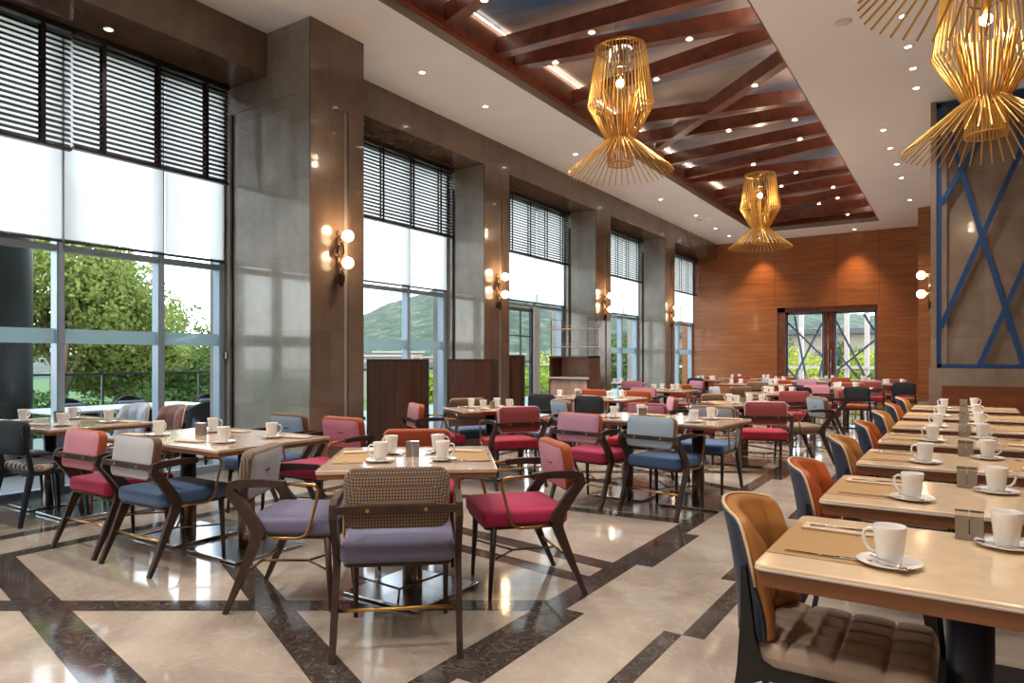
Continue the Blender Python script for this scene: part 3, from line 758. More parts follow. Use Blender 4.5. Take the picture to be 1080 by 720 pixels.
for (x, yv, lab) in ((-1.05, 8.0, 'round white ceiling speaker right of the coffer'), (-5.64, 17.38, 'tiny round ceiling speaker far along the window side')):
    b = B(); b.lathe([(.001, -.012), (.07, -.012), (.09, -.004), (.09, 0)], 28, cap=False); o = b.build('ceiling_speaker', M['quartz_edge']); tag(o, lab, 'speaker', loc=(x, yv, HC))

# ------------------------------------------------------------------ chairs
def make_armchair():
    r = empty('armchair')
    W = .245
    # seat
    b = B(); b.cushion((0, .02, .436), .51, .49, .092, .045, .028, 'z', .008); b.build('seat', [M['pinkseat']], r)
    b = B(); b.cushion((0, .02, .384), .48, .46, .016, .04, .006, 'z', 0); b.build('seat_frame', M['chairwood'], r)
    # backrest, slots outer, band, inner; warm lamp light painted into the band
    b = B(); b.cushion((0, -.235, .69), .46, .265, .062, .05, .018, 'y', .008, (0, 1, 2), tilt=-.14); bk = b.build('backrest', [M['pink'], M['rust'], M['pink']], r)
    b = B(); b.tube([(-.045, -.197, .700), (-.02, -.1935, .694), (.02, -.1935, .694), (.045, -.197, .700)], [.001, .004, .004, .001], 6); b.build('tuck', M['bronze'], bk)
    # back rail with brass studs
    b = B(); b.bar((-.27, -.29, .648), (.27, -.29, .648), .022, .034); rl = b.build('back_rail', M['chairwood'], r)
    for x in (-.125, .125):
        b = B(); b.tube([(x, -.298, .648), (x, -.307, .648)], .0085, 10); b.build('stud', M['brass'], rl)
    for sx in (-1, 1):
        x = sx * .272
        # side frame: rear leg + boomerang + arm
        def poly(pts, w):  # thick line in (y,z) as a prism with varying width
            L_, R_ = [], []
            for i, (p, ww) in enumerate(zip(pts, w)):
                a = Vector(pts[max(i - 1, 0)]); c = Vector(pts[min(i + 1, len(pts) - 1)]); d = (c - a).normalized(); n = Vector((-d.y, d.x))
                L_.append(tuple(Vector(p) + n * ww / 2)); R_.append(tuple(Vector(p) - n * ww / 2))
            return L_ + R_[::-1]
        b = B()
        pts = [(-.31, 0), (-.235, .17), (-.155, .36), (-.135, .43)]
        b.prism(poly(pts, [.022, .036, .056, .066]), x - .014, x + .014, 'x'); lg = b.build('rear_leg', M['chairwood'], r)
        b = B()
        pts = [(-.130, .40), (-.165, .47), (-.235, .565), (-.285, .625), (-.278, .655), (-.235, .665), (-.12, .668), (.0, .664)]
        b.prism(poly(pts, [.066, .062, .056, .052, .046, .044, .038, .032]), x - .015, x + .015, 'x'); b.build('armrest', M['chairwood'], r)
        b = B()
        pts = [(x, 0, .664), (x, .10, .664), (x, .15, .658), (x, .172, .635), (x, .165, .6), (x, .125, .45), (x, .105, .405), (x, .07, .388), (x, .0, .388), (x, -.14, .392)]
        b.tube(pts, .0085, 8); b.build('arm_tube', M['armtube'], r)
        b = B(); b.tube([(sx * .225, .2, .40), (sx * .225, .222, 0)], [.019, .011], 8); b.build('front_leg', M['chairwood'], r)
    b = B(); b.tube([(-.27, -.225, .195), (.27, -.225, .195)], .008, 8); b.build('rear_stretcher', M['brass'], r)
    b = B(); b.tube([(-.225, .21, .21), (0, .03, .195)], .006, 6); b.tube([(.225, .21, .21), (0, .03, .195)], .006, 6); b.tube([(0, .03, .195), (0, -.225, .195)], .006, 6); b.build('front_stretcher', M['brown_steel'], r)
    return r
AC = template(make_armchair())
def armchair(x, y, rz, outer, inner, band, seat, label, group='upholstered armchairs at the square tables'):  # band: colour imitating warm light along the back's edge
    c = clone(AC); tag(c, label, 'armchair', group, loc=(x, y, 0), rz=rz)
    for k in c.children:
        if k.name.startswith('backrest'): setmat(k, 0, M[outer]); setmat(k, 1, M[band]); setmat(k, 2, M[inner])
        elif k.name.split('.')[0] == 'seat': setmat(k, 0, M[seat])
    return c
def make_side_chair():
    r = empty('side_chair')
    b = B(); b.cushion((0, .02, .445), .46, .44, .06, .06, .025, 'z', .008); b.build('seat', [M['zigzag']], r)
    b = B(); b.cushion((0, .02, .402), .45, .43, .035, .05, .006, 'z', 0); b.build('seat_frame', M['navy'], r)
    b = B(); b.cushion((0, -.235, .68), .43, .27, .035, .07, .014, 'y', .008, (0, 0, 0), tilt=-.12); b.build('backrest', [M['blacklea']], r)
    for sx in (-1, 1):
        b = B(); b.bar((sx * .215, -.29, 0), (sx * .2, -.2, .42), .022, .024, w2=.034, h2=.04); b.bar((sx * .2, -.2, .42), (sx * .19, -.262, .78), .034, .036, w2=.016, h2=.018); b.build('rear_leg', M['navy'], r)
        b = B(); b.bar((sx * .2, .235, 0), (sx * .19, .205, .40), .022, .022, w2=.036, h2=.036); b.build('front_leg', M['navy'], r)
    return r
SD = template(make_side_chair())
def side_chair(x, y, rz, seat, label, group='navy framed side chairs'):
    c = clone(SD); tag(c, label, 'chair', group, loc=(x, y, 0), rz=rz)
    for k in c.children:
        if k.name.split('.')[0] == 'seat': setmat(k, 0, M[seat])
    return c
def make_shell():
    r = empty('shell_chair')
    A = 1.05
    def top(a): 
        t = abs(a) / A; return .85 - .05 * t ** 2 - .16 * max(0, t - .72) ** 2 / .078
    def bot(a): return .455 + .03 * (abs(a) / A) ** 2
    def surf(off, u, v, puff=0, lean=.055):
        a = -A + 2 * A * u; z0, z1 = bot(a), top(a)
        z = z0 + (z1 - z0) * v; rx, ry = .265 - off, .25 - off
        tr = v * v * lean
        return (math.sin(a) * (rx + tr * .3 - puff), -.02 - math.cos(a) * (ry + tr - puff), z)
    def closed(o1, o2, tuft):
        b = B(); nu, nv = 41, 21
        outs = [[surf(o1, i / (nu - 1), j / (nv - 1)) for j in range(nv)] for i in range(nu)]
        def pf(i, j):
            u, v = i / (nu - 1), j / (nv - 1)
            e = min(1, u * 10) * min(1, (1 - u) * 10) * min(1, v * 7) * min(1, (1 - v) * 5)
            w_ = abs(math.sin(PI * u * 4)) ** .45 * (abs(math.sin(PI * (v * 1.9 + .1))) ** .5 if tuft else 1)
            return (.014 + .022 * w_) * e if tuft else 0
        ins = [[surf(o2, i / (nu - 1), j / (nv - 1), pf(i, j)) for j in range(nv)] for i in range(nu)]
        vs = [p for row in outs for p in row] + [p for row in ins for p in row]; K = nu * nv; fs = []
        idx = lambda i, j: i * nv + j
        for i in range(nu - 1):
            for j in range(nv - 1):
                fs.append((idx(i, j), idx(i + 1, j), idx(i + 1, j + 1), idx(i, j + 1))); fs.append(tuple(K + q for q in (idx(i, j + 1), idx(i + 1, j + 1), idx(i + 1, j), idx(i, j))))
        for i in range(nu - 1):
            for j in (0, nv - 1): fs.append((idx(i, j), idx(i + 1, j), K + idx(i + 1, j), K + idx(i, j)))
        for j in range(nv - 1):
            for i in (0, nu - 1): fs.append((idx(i, j), idx(i, j + 1), K + idx(i, j + 1), K + idx(i, j)))
        b.add(vs, fs, 0, True); return b
    closed(0, .012, False).build('back_shell', M['navylea'], r)
    pad = closed(.013, .046, True).build('backrest', [M['tan']], r)
    b = B(); pts = [surf(.008, i / 40, 1.0) for i in range(41)]; pts = [(p[0], p[1], p[2] + .002) for p in pts]; b.tube(pts, .0055, 6); b.build('piping', M['piping'], pad)
    # tufted seat pad
    b = B(); nu = nv = 81; w, d = .455, .50
    def sf(u, v):
        x = (u - .5) * w; yv = (v - .5) * d + .035
        ex, ey = min(u, 1 - u), min(v, 1 - v)
        # round the plan corners
        q = max(0, 1 - ex / .16) ** 2 + max(0, 1 - ey / .16) ** 2
        sc = 1 - .055 * min(1.6, max(0, q - .3)); x *= sc; yv = (yv - .035) * sc + .035
        e = min(1, ex / .05) ** .5 * min(1, ey / .05) ** .5
        row = u * 5; off = 0
        t = (abs(math.sin(PI * row)) ** .28) * (abs(math.sin(PI * (v * 4 + off))) ** .28)
        return (x, yv, .438 + .022 * e + .017 * t * e)
    b.grid(sf, nu, nv)
    def sb(u, v): x, yv, z = sf(u, v); return (x, yv, .415)
    b.grid(sb, 13, 13)
    rim = [sf(u, 0) for u in [i / 24 for i in range(25)]] + [sf(1, v) for v in [i / 24 for i in range(1, 25)]] + [sf(1 - u, 1) for u in [i / 24 for i in range(1, 25)]] + [sf(0, 1 - v) for v in [i / 24 for i in range(1, 24)]]
    K = len(rim); b.add(rim + [(p[0], p[1], .415) for p in rim], [(i, (i + 1) % K, K + (i + 1) % K, K + i) for i in range(K)], 0, True)
    b.build('seat', [M['taupe']], r)
    b = B(); b.cushion((0, .03, .392), .44, .48, .045, .06, .008, 'z', 0); b.build('seat_frame', M['black'], r)
    for sx in (-1, 1):
        x = sx * .232
        b = B()
        b.prism([(-.285, 0), (-.262, 0), (-.215, .28), (-.185, .36), (-.14, .382), (.2, .385), (.2, .412), (-.11, .412), (-.15, .43), (-.168, .50), (-.180, .60), (-.194, .70), (-.206, .70), (-.208, .55), (-.218, .40), (-.235, .28)], x - .012, x + .012, 'x')
        b.build('rear_leg', M['black'], r)
        b = B(); b.bar((sx * .215, .27, 0), (sx * .2, .22, .385), .02, .022, w2=.04, h2=.045); b.build('front_leg', M['black'], r)
    return r
SH = template(make_shell())
def shell(x, y, rz, pad, label, seat='taupe', group='tufted shell chairs along the right tables'):
    c = clone(SH); tag(c, label, 'chair', group, loc=(x, y, 0), rz=rz)
    for k in c.children:
        if k.name.startswith('backrest'): setmat(k, 0, M[pad])
        elif k.name.split('.')[0] == 'seat': setmat(k, 0, M[seat])
    return c

# ------------------------------------------------------------------ tables
def table(x, y, rz, w, d, label, group, topmat='oak', edge='apron', stone=False, col='navy'):
    r = empty('dining_table', label, 'table', group, loc=(x, y, 0), rz=rz)
    b = B()
    if stone:
        b.cushion((0, 0, .742), w, d, .016, .03, .005, 'z', 0); b.build('tabletop', M['quartz'], r)
        b = B(); b.cushion((0, 0, .7375), w + .002, d + .002, .0085, .03, .003, 'z', 0); b.build('stone_edge', M['quartz_edge'], r)
        b = B(); b.box(-w / 2 + .012, w / 2 - .012, -d / 2 + .012, d / 2 - .012, .69, .733); b.build('apron', M['apron'], r)
    else:
        b.cushion((0, 0, .739), w, d, .022, .012, .004, 'z', 0); b.build('tabletop', M[topmat], r)
        b = B(); b.box(-w / 2 + .006, w / 2 - .006, -d / 2 + .006, d / 2 - .006, .705, .729); b.build('apron', M[edge], r)
    b = B(); b.lathe([(.055, .02), (.055, .70)] if not stone else [(.056, .02), (.056, .69)], 24); b.build('column', M[col], r)
    b = B(); b.lathe([(.056, .018), (.056, .34)] if not stone else [(.075, .018), (.075, .05)], 24); b.build('column_foot', M['brown_steel' if not stone else col], r)  # wood tables: brown lower part paints a reflection onto the column
    b = B(); b.cushion((0, 0, .014), .54, .54, .014, .01, .003, 'z', 0); bp = b.build('base_plate', M['steel' if not stone else 'black'], r); bp.rotation_euler = (0, 0, -rz)
    return r

def make_mug():
    r = empty('mug')
    b = B(); b.lathe([(.001, 0), (.027, 0), (.029, .004), (.033, .03), (.038, .075), (.0405, .099), (.0395, .1005), (.0375, .099), (.035, .07), (.030, .03), (.024, .008), (.001, .007)], 28, cap=False); b.build('cup_body', M['china'], r)
    b = B(); b.tube([(.036, 0, .082), (.05, 0, .086), (.062, 0, .078), (.066, 0, .060), (.060, 0, .040), (.048, 0, .026), (.033, 0, .022)], .0048, 8, flat=1.3); b.build('handle', M['china'], r)
    return r
MG = template(make_mug())
def make_small():
    out = {}
    b = B(); b.lathe([(.001, 0), (.035, 0), (.04, .002), (.075, .010), (.080, .013), (.0795, .0145), (.073, .0125), (.038, .005), (.001, .005)], 32, cap=False); out['saucer'] = b.build('saucer', M['china'])
    b = B(); b.tube([(-.07, 0, .006), (.02, 0, .004), (.03, 0, .003)], [.003, .002, .002], 6, flat=1.5)
    b.lathe([(.001, 0), (.012, .001), (.014, .004), (.0135, .0045), (.001, .0015)], 14, (.046, 0, 0), cap=False); out['teaspoon'] = b.build('teaspoon', M['chrome'])
    b = B(); b.tube([(-.11, 0, .003), (-.02, 0, .003)], [.004, .0035], 6, flat=1.6); b.add([(-.02, -.006, .001), (.10, -.007, .001), (.115, 0, .001), (.10, .006, .001), (-.02, .006, .001), (-.02, -.006, .003), (.10, -.007, .003), (.115, 0, .003), (.10, .006, .003), (-.02, .006, .003)],
        [(4, 3, 2, 1, 0), (5, 6, 7, 8, 9)] + [(i, (i + 1) % 5, 5 + (i + 1) % 5, 5 + i) for i in range(5)]); out['knife'] = b.build('table_knife', M['chrome'])
    b = B(); b.tube([(-.1, 0, .003), (.03, 0, .003)], [.004, .003], 6, flat=1.6); b.box(.03, .05, -.011, .011, .002, .004)
    for q in (-.009, -.003, .003, .009): b.box(.05, .095, q - .0015, q + .0015, .002, .004)
    out['fork'] = b.build('table_fork', M['chrome'])
    b = B(); b.box(-.11, .11, -.045, .045, 0, .003); b.add([(-.11, -.045, .0045), (.10, -.045, .0045), (.11, .03, .0045), (-.11, .04, .0045), (-.11, -.045, .007), (.10, -.045, .006), (.11, .03, .006), (-.11, .04, .008)], [(0, 3, 2, 1), (4, 5, 6, 7), (0, 1, 5, 4), (1, 2, 6, 5), (2, 3, 7, 6), (3, 0, 4, 7)]); out['napkin'] = b.build('napkin', M['napkin'])
    b = B(); b.cushion((0, 0, .001), .30, .42, .002, .004, .0008, 'z', 0); out['mat'] = b.build('placemat', M['mat'])
    return out
SM = make_small()
for o in SM.values(): TEMPLATES.append((o, []))
def make_shaker():
    r = empty('shaker_pair')
    for sx in (-1, 1):
        b = B(); b.box(sx * .019 - .0175, sx * .019 + .0175, -.018, .018, 0, .074); c_ = b.build('shaker', M['shaker'], r)
        b = B(); b.box(sx * .019 - .0178, sx * .019 + .0178, -.0183, .0183, .074, .086); b.build('shaker_cap', M['chrome'], c_)
    return r
SK = template(make_shaker())
TZ = .7505
def put(kind, x, y, z, rz, label, cat, group):
    o = SM[kind].copy(); COL.objects.link(o); return tag(o, label, cat, group, loc=(x, y, z), rz=rz)
def place(tab, items, desc):
    """items: list of (kind, lx, ly, lrz) in the table's own frame; labels tell them apart by where they show on the table"""
    x0, y0, rz = tab; c, s = math.cos(rz), math.sin(rz)
    W = []
    for (kind, lx, ly, lr) in items:
        W.append([kind, x0 + lx * c - ly * s, y0 + lx * s + ly * c, rz + lr])
    byk = {}
    for w_ in W: byk.setdefault(w_[0], []).append(w_)
    names = {'mug': ('white mug', 'mug'), 'saucer': ('white saucer', 'saucer'), 'teaspoon': ('teaspoon', 'spoon'), 'knife': ('table knife', 'knife'),
             'fork': ('table fork', 'fork'), 'napkin': ('beige napkin', 'napkin'), 'mat': ('tan placemat', 'placemat'), 'shaker': ('steel shaker pair', 'shaker set')}
    for kind, L_ in byk.items():
        P_ = [(proj(w_[1], w_[2], .75), w_) for w_ in L_]
        lab = {}
        if len(P_) == 1: lab[id(P_[0][1])] = 'on'
        elif len(P_) == 2:
            P_.sort(key=lambda p: p[0][0]); lab[id(P_[0][1])] = 'at left of'; lab[id(P_[1][1])] = 'at right of'
        elif len(P_) == 4:
            P_.sort(key=lambda p: -p[0][1]); f, bk = sorted(P_[:2], key=lambda p: p[0][0]), sorted(P_[2:], key=lambda p: p[0][0])
            for p, n_ in zip(f + bk, ('at front left of', 'at front right of', 'at back left of', 'at back right of')): lab[id(p[1])] = n_
        for _, w_ in P_:
            nm, cat = names[kind]; label = '%s %s %s' % (nm, lab[id(w_)], desc); g = {'knife': 'cutlery', 'fork': 'cutlery', 'teaspoon': 'teaspoons'}.get(kind, cat + 's') + ' on the dining tables'
            kx, ky, kr = w_[1], w_[2], w_[3]
            if kind == 'mug': o = clone(MG); tag(o, label, cat, g, loc=(kx, ky, TZ + .0055), rz=kr)
            elif kind == 'shaker': o = clone(SK); tag(o, label, cat, g, loc=(kx, ky, TZ), rz=kr)
            else:
                z = {'saucer': 0, 'teaspoon': .0125, 'knife': .0027, 'fork': .0085, 'napkin': .0027, 'mat': 0}[kind]
                put(kind, kx, ky, TZ + z, kr, label, cat, g)
def cup(lx, ly, a, spoon=True):
    L_ = [('saucer', lx, ly, 0), ('mug', lx, ly, a)]
    if spoon: L_.append(('teaspoon', lx + .043 * math.sin(a + 3.5), ly - .045, a + 2.6))
    return L_

# right-hand row
TY = [1.89, 2.9, 4.03, 5.16, 6.33, 7.53, 8.85]
ON = ['nearest', 'second', 'third', 'fourth', 'fifth', 'sixth', 'farthest']
for i, ty in enumerate(TY):
    dsc = 'the %s cream table in the right row' % ON[i]
    cx, cy = .02, ty + .345
    table(cx, cy, 0, .98, .69, '%s cream stone topped table of the right-hand row' % ON[i], 'cream stone tables in the right row', stone=True)
    it = cup(-.18, -.16, PI * .93) + cup(.10 if i else .09, .19 if i else .22, .15)
    it += [('mat', -.335, -.0, 0), ('mat', .335, .0, 0), ('shaker', -.0, .27 if i else .27, 0)]
    it += [('knife', -.33, -.175, PI + .02), ('napkin', -.34, .16, 0), ('fork', -.33, .155, .1)]
    it += [('knife', .33, .175, .02), ('napkin', .34, -.16, 0)]
    if i > 3: it = [q for q in it if q[0] in ('mug', 'saucer', 'mat', 'shaker', 'knife')]
    place((cx, cy, 0), it, dsc)
    pad = 'tan' if i % 2 == 0 else 'cognac'
    shell(-.33 + .0, ty + .36 + (.02 if i == 0 else 0), -PI / 2, pad, 'navy shell chair with %s lining at %s' % ('tan' if i % 2 == 0 else 'rust orange', dsc))

# square and joined tables: (name, x, y, rot, w, d, label, description)
TB = {}
def T(key, x, y, rot, w, d, label, desc, cups=4, full=True, nj=1):
    TB[key] = (x, y, rot)
    c, s = math.cos(rot), math.sin(rot)
    for j in range(nj):
        off = (j - (nj - 1) / 2) * w
        lb = label if nj == 1 else label + (', left half' if j == 0 else ', right half')
        dj = desc if nj == 1 else ('left half of ' if j == 0 else 'right half of ') + desc
        tx, ty_ = x + off * c, y + off * s
        table(tx, ty_, rot, w - (.004 if nj > 1 else 0), d, lb, 'wood topped dining tables in the main room')
        if nj == 1 and cups == 4:
            it = cup(-.16, -.17, PI) + cup(.17, -.15, 0) + cup(-.13, .13, PI * .8) + cup(.14, .17, .3)
            if full: it += [('shaker', 0, .02, 0), ('mat', -.27, 0, 0), ('mat', .27, 0, 0), ('napkin', -.3, .2, .3), ('napkin', .3, .2, -.3), ('knife', -.3, -.24, .1), ('knife', .32, -.22, .1)]
            else: it = [q for q in it if q[0] in ('mug', 'saucer')]
        else:
            it = cup(-.04 + .08 * j, -.2, PI * .6) + cup(.06, .16, .8)
            if full: it += [('napkin', -.2, -.28, .2), ('napkin', .2, .26, .2)] + ([('shaker', .16, 0, .3)] if j == 0 else [])
            else: it = [q for q in it if q[0] in ('mug', 'saucer')]
        if not full: it = [q for q in it if q[0] != 'teaspoon']
        place((tx, ty_, rot), it, dj)
R_ = math.radians
T('FT1', -2.58, 2.90, R_(38.5), .90, .90, 'square wood table in the foreground ringed by four armchairs', 'the foreground square table')
T('LT1', -4.43, 2.90, 0, .69, .88, 'pale wood table pair before the nearest stone pillar', 'the pale table pair before the pillar', nj=2)
T('LT0', -6.555, 2.86, 0, .65, .84, 'pale table pair close against the nearest window', 'the table pair against the window', nj=2)
T('ST', -4.39, 6.23, R_(-33.5), .70, .88, 'dark edged table before the walnut dividers', 'the table before the walnut dividers')
T('MT', -2.33, 6.07, R_(-3), .70, .85, 'wood table pair behind the pink and blue armchairs', 'the pair behind pink and blue armchairs', nj=2)
T('BT', -4.48, 8.86, 0, .71, .84, 'wood table pair beyond the two black chairs', 'the pair beyond two black chairs', nj=2)
T('DT', -2.28, 8.74, R_(37), .80, .82, 'turned square table beside the brick red armchair', 'the turned table by the red armchair')
T('ET', -2.50, 11.62, R_(35), .78, .80, 'turned square table in the mid distance near the aisle', 'the mid distance table near the aisle', full=False)
T('AT', -4.40, 11.70, 0, .9, .8, 'table beyond the third sconce pillar', 'the table beyond the third pillar', full=False)
T('GT', -1.85, 14.45, 0, .9, .8, 'small table beyond the orange seated black chair', 'the table beyond the black chair', full=False)
T('NW', -6.5, 14.6, 0, .8, .8, 'small table tucked inside the fourth window bay', 'the table in the fourth window bay', full=False)
T('HT', -3.85, 15.55, 0, .75, .8, 'table pair far back under the second pendant', 'the pair under the second pendant', full=False, nj=2)
T('IT', -5.7, 18.1, 0, .8, .8, 'table by the last window near the wood wall', 'the table by the last window', full=False)
T('JT', -3.5, 18.4, 0, .8, .8, 'table pair far back before the glazed doors', 'the pair before the glazed doors', full=False, nj=2)
T('KT', -1.25, 17.3, 0, .8, .8, 'table at the far end of the aisle', 'the table at the end of the aisle', full=False)
T('LT', -2.6, 20.2, 0, .8, .75, 'last table pair directly in front of the glazed doors', 'the last pair before the doors', full=False, nj=2)
T('MTf', -5.1, 20.2, 0, .8, .75, 'last table pair against the far wood wall', 'the last pair at the wood wall', full=False, nj=2)

def face(dx, dy): return math.atan2(-dx, dy)
# foreground table chairs
armchair(-2.235, 2.42, face(-.65, .76), 'weave', 'grey', 'weave', 'purple', 'armchair with brown diamond weave back, seen from behind, nearest the camera')
armchair(-3.02, 2.50, face(.85, .53), 'weave', 'grey', 'weave', 'purple', 'grey tufted armchair with brown weave sides left of the foreground table')
armchair(-2.15, 3.33, face(-.66, -.75), 'pink', 'pink', 'rust', 'pinkseat', 'pink armchair with magenta seat right of the foreground table')
armchair(-2.97, 3.38, face(.65, -.76), 'rust', 'rust', 'rust', 'redseat', 'rust backed armchair on the far side of the foreground table')
# joined table by the pillar
armchair(-4.30, 2.50, 0.02, 'grey', 'blue', 'warmlit_band', 'blueseat', 'pale grey backed armchair with blue seat at the table pair before the pillar')
armchair(-4.96, 2.50, 0.02, 'pink', 'pink', 'rust', 'pinkseat', 'pink armchair with magenta seat on the left near the window table')
armchair(-4.27, 3.72, PI, 'pink', 'pink', 'rust', 'pinkseat', 'pink armchair in front of the nearest sconce pillar')
armchair(-4.95, 3.72, PI, 'blue', 'blue', 'warmlit_band', 'blueseat', 'pale blue armchair against the stone side of the nearest pillar')
side_chair(-6.28, 2.56, .12, 'zigzag', 'navy side chair with zigzag patterned seat at the left edge')
side_chair(-6.86, 2.60, -.15, 'zigzag', 'second zigzag seated navy chair at the window table, partly hidden')
shell(-6.42, 3.52, PI, 'tuftbrown', 'brown tufted tub chair between window table and glass', 'tuftbrown', 'tufted tub chairs by the nearest window')
shell(-6.93, 3.45, PI + .15, 'tuftblue', 'pale blue tufted tub chair between window table and glass', 'tuftblue', 'tufted tub chairs by the nearest window')
# table before the dividers
armchair(-4.80, 5.78, face(.55, .83), 'pink', 'pink', 'rust', 'pinkseat', 'pink armchair left of the table before the walnut dividers')
armchair(-3.93, 5.93, face(-.83, .55), 'red', 'red', 'mauve', 'redseat', 'brick red armchair right of the table before the walnut dividers')
armchair(-4.88, 6.58, face(.83, -.55), 'brown', 'brown', 'brown', 'blueseat', 'tan backed armchair half hidden behind the table before the dividers')
armchair(-4.05, 6.82, face(-.55, -.83), 'blue', 'blue', 'brown', 'purple', 'light blue armchair just left of the two black chairs')
# middle table
armchair(-2.12, 5.63, R_(-10), 'blue', 'blue', 'brown', 'blueseat', 'light blue armchair seen from behind in the middle of the room')
armchair(-2.80, 5.62, R_(-8), 'mauve', 'pink', 'rust', 'pinkseat', 'mauve backed armchair with magenta seat left of the light blue one')
armchair(-2.86, 6.78, PI, 'red', 'mauve', 'red', 'redseat', 'mauve red armchair on the far side of the middle table')
armchair(-2.14, 6.78, PI, 'grey', 'grey', 'brown', 'blueseat', 'grey backed armchair with dark blue seat beyond the middle table')
# black chairs table
side_chair(-4.86, 8.36, 0, 'rust', 'left of two black backed chairs before the service cabinet')
side_chair(-4.13, 8.36, 0, 'rust', 'right of two black backed chairs before the service cabinet')
armchair(-4.86, 9.5, PI, 'rust', 'rust', 'rust', 'rust', 'rust armchair beside the service cabinet')
armchair(-4.12, 9.5, PI, 'rust', 'rust', 'rust', 'rust', 'rust armchair behind the right black backed chair')
# turned table
armchair(-1.92, 8.20, face(-.35, .94), 'red', 'red', 'mauve', 'redseat', 'brick red armchair with crimson seat seen from behind near the aisle')
armchair(-1.70, 9.18, face(-.8, -.6), 'blue', 'blue', 'brown', 'brown', 'pale blue armchair with brown seat near the aisle')
armchair(-2.85, 8.42, face(.85, .5), 'pink', 'pink', 'red', 'pinkseat', 'pink armchair between the middle table and the turned table')
armchair(-2.68, 9.27, face(.6, -.8), 'brown', 'brown', 'brown', 'brown', 'tan armchair behind the turned table')
# mid distance
armchair(-2.22, 11.05, face(-.57, .82), 'red', 'mauve', 'red', 'redseat', 'mauve red armchair before the mid distance table near the aisle')
armchair(-1.86, 11.95, face(-.95, -.3), 'red', 'red', 'red', 'redseat', 'red armchair turned sideways beside the aisle')
armchair(-3.02, 12.0, face(.8, -.5), 'brown', 'brown', 'brown', 'brown', 'small tan armchair left of the mid distance table')
side_chair(-2.3, 12.45, face(.3, -.95), 'rust', 'black chair on the far side of the mid distance table')
armchair(-4.5, 11.1, 0, 'mauve', 'mauve', 'red', 'redseat', 'wide mauve armchair before the table beyond the third pillar')
armchair(-3.78, 11.75, PI / 2, 'grey', 'grey', 'grey', 'grey', 'grey armchair right of the table beyond the third pillar')
armchair(-4.45, 12.35, PI, 'rust', 'rust', 'rust', 'rust', 'rust armchair beyond the table past the third pillar')
side_chair(-1.55, 13.72, 0, 'rust', 'black chair with orange seat beside the aisle, seen from behind')
armchair(-2.25, 13.85, .05, 'pink', 'pink', 'rust', 'rust', 'faded pink armchair left of the aisle side black chair')
armchair(-1.85, 15.15, PI, 'rust', 'rust', 'rust', 'rust', 'rust armchair beyond the aisle side black chair')
armchair(-6.05, 14.0, face(-.4, .9), 'pink', 'pink', 'red', 'pinkseat', 'pale pink armchair in the fourth window bay')
side_chair(-5.7, 17.45, 0, 'navylea', 'black chair by the last window, seen from behind')
armchair(-4.75, 15.0, face(.5, .8), 'pink', 'pink', 'red', 'pinkseat', 'pale pink armchair with bright pink seat far back')
armchair(-3.55, 14.95, 0, 'brown', 'grey', 'grey', 'brown', 'grey brown armchair under the second pendant, seen from behind')
armchair(-4.2, 16.2, PI, 'rust', 'rust', 'rust', 'rust', 'left rust armchair behind the pair under the second pendant')
armchair(-3.45, 16.2, PI, 'rust', 'rust', 'rust', 'rust', 'right rust armchair behind the pair under the second pendant')
armchair(-3.9, 17.8, 0, 'blue', 'blue', 'grey', 'blueseat', 'pale blue armchair far back before the doors')
armchair(-3.1, 17.8, 0, 'mauve', 'mauve', 'red', 'redseat', 'mauve armchair far back before the doors')
armchair(-3.9, 19.0, PI, 'red', 'rust', 'red', 'redseat', 'rust red armchair far back left before the doors')
armchair(-3.1, 19.0, PI, 'grey', 'grey', 'grey', 'brown', 'grey armchair far back before the doors')
armchair(-1.65, 16.75, 0, 'red', 'red', 'mauve', 'redseat', 'dark red armchair at the far end of the aisle')
side_chair(-1.0, 16.75, 0, 'rust', 'black chair at the far end of the aisle by the wood corner')
armchair(-1.25, 17.95, PI, 'red', 'red', 'red', 'redseat', 'red armchair beyond the table at the aisle end')
armchair(-5.9, 18.75, PI, 'rust', 'rust', 'rust', 'rust', 'rust armchair by the last window')
armchair(-5.1, 19.6, 0, 'red', 'red', 'red', 'redseat', 'red armchair before the far wood wall')
armchair(-2.6, 19.6, 0, 'rust', 'rust', 'rust', 'rust', 'rust armchair directly before the glazed doors')

# ------------------------------------------------------------------ outside
g = B(); g.box(-260, -13.5, -120, 400, -4.2, -4.0); g.box(-13.5, 60, YE + 9, 400, -4.2, -4.0); struct(g.build('ground', M['grass']), 'green ground outside')
g = B(); g.box(XW - .07, 20, -30, YN, -.3, -.02); struct(g.build('terrace_paving', M['terrace']), None)
g = B(); g.box(-13.2, XW - .07, -30, YE + 9, -.3, -.06); g.box(XW - .07, 6, YE + .6, YE + 9, -.3, -.06); struct(g.build('terrace', M['terrace']), 'pale paved terrace outside the windows')
rt = empty('glass_railing', 'glass railing along the terrace edge beyond the nearest windows', 'railing', loc=(-10.4, 0, -.06))
yy = -4
while yy < 28:
    b = B(); b.box(-.006, .006, yy + .02, yy + 1.48, .06, 1.13); b.build('glass_panel', M['railglass'], rt)
    b = B(); b.box(-.02, .02, yy - .012, yy + .012, 0, 1.13); b.build('post', M['alu_dk'], rt); yy += 1.5
b = B(); b.box(-.02, .02, -4, 28, 1.13, 1.16); b.build('handrail', M['alu_dk'], rt)
for (x, yv, rr, lab) in ((-9.6, 3.35, .42, 'round dark green column outside at the left edge'), (-9.6, 6.75, .40, 'round dark green column outside beside the nearest pillar'), (-9.6, -.6, .4, 'round dark column outside behind the camera')):
    b = B(); b.lathe([(rr, 0), (rr, 5.6)], 28); o = b.build('outdoor_column', M['column']); tag(o, lab, 'column', loc=(x, yv, -.06))
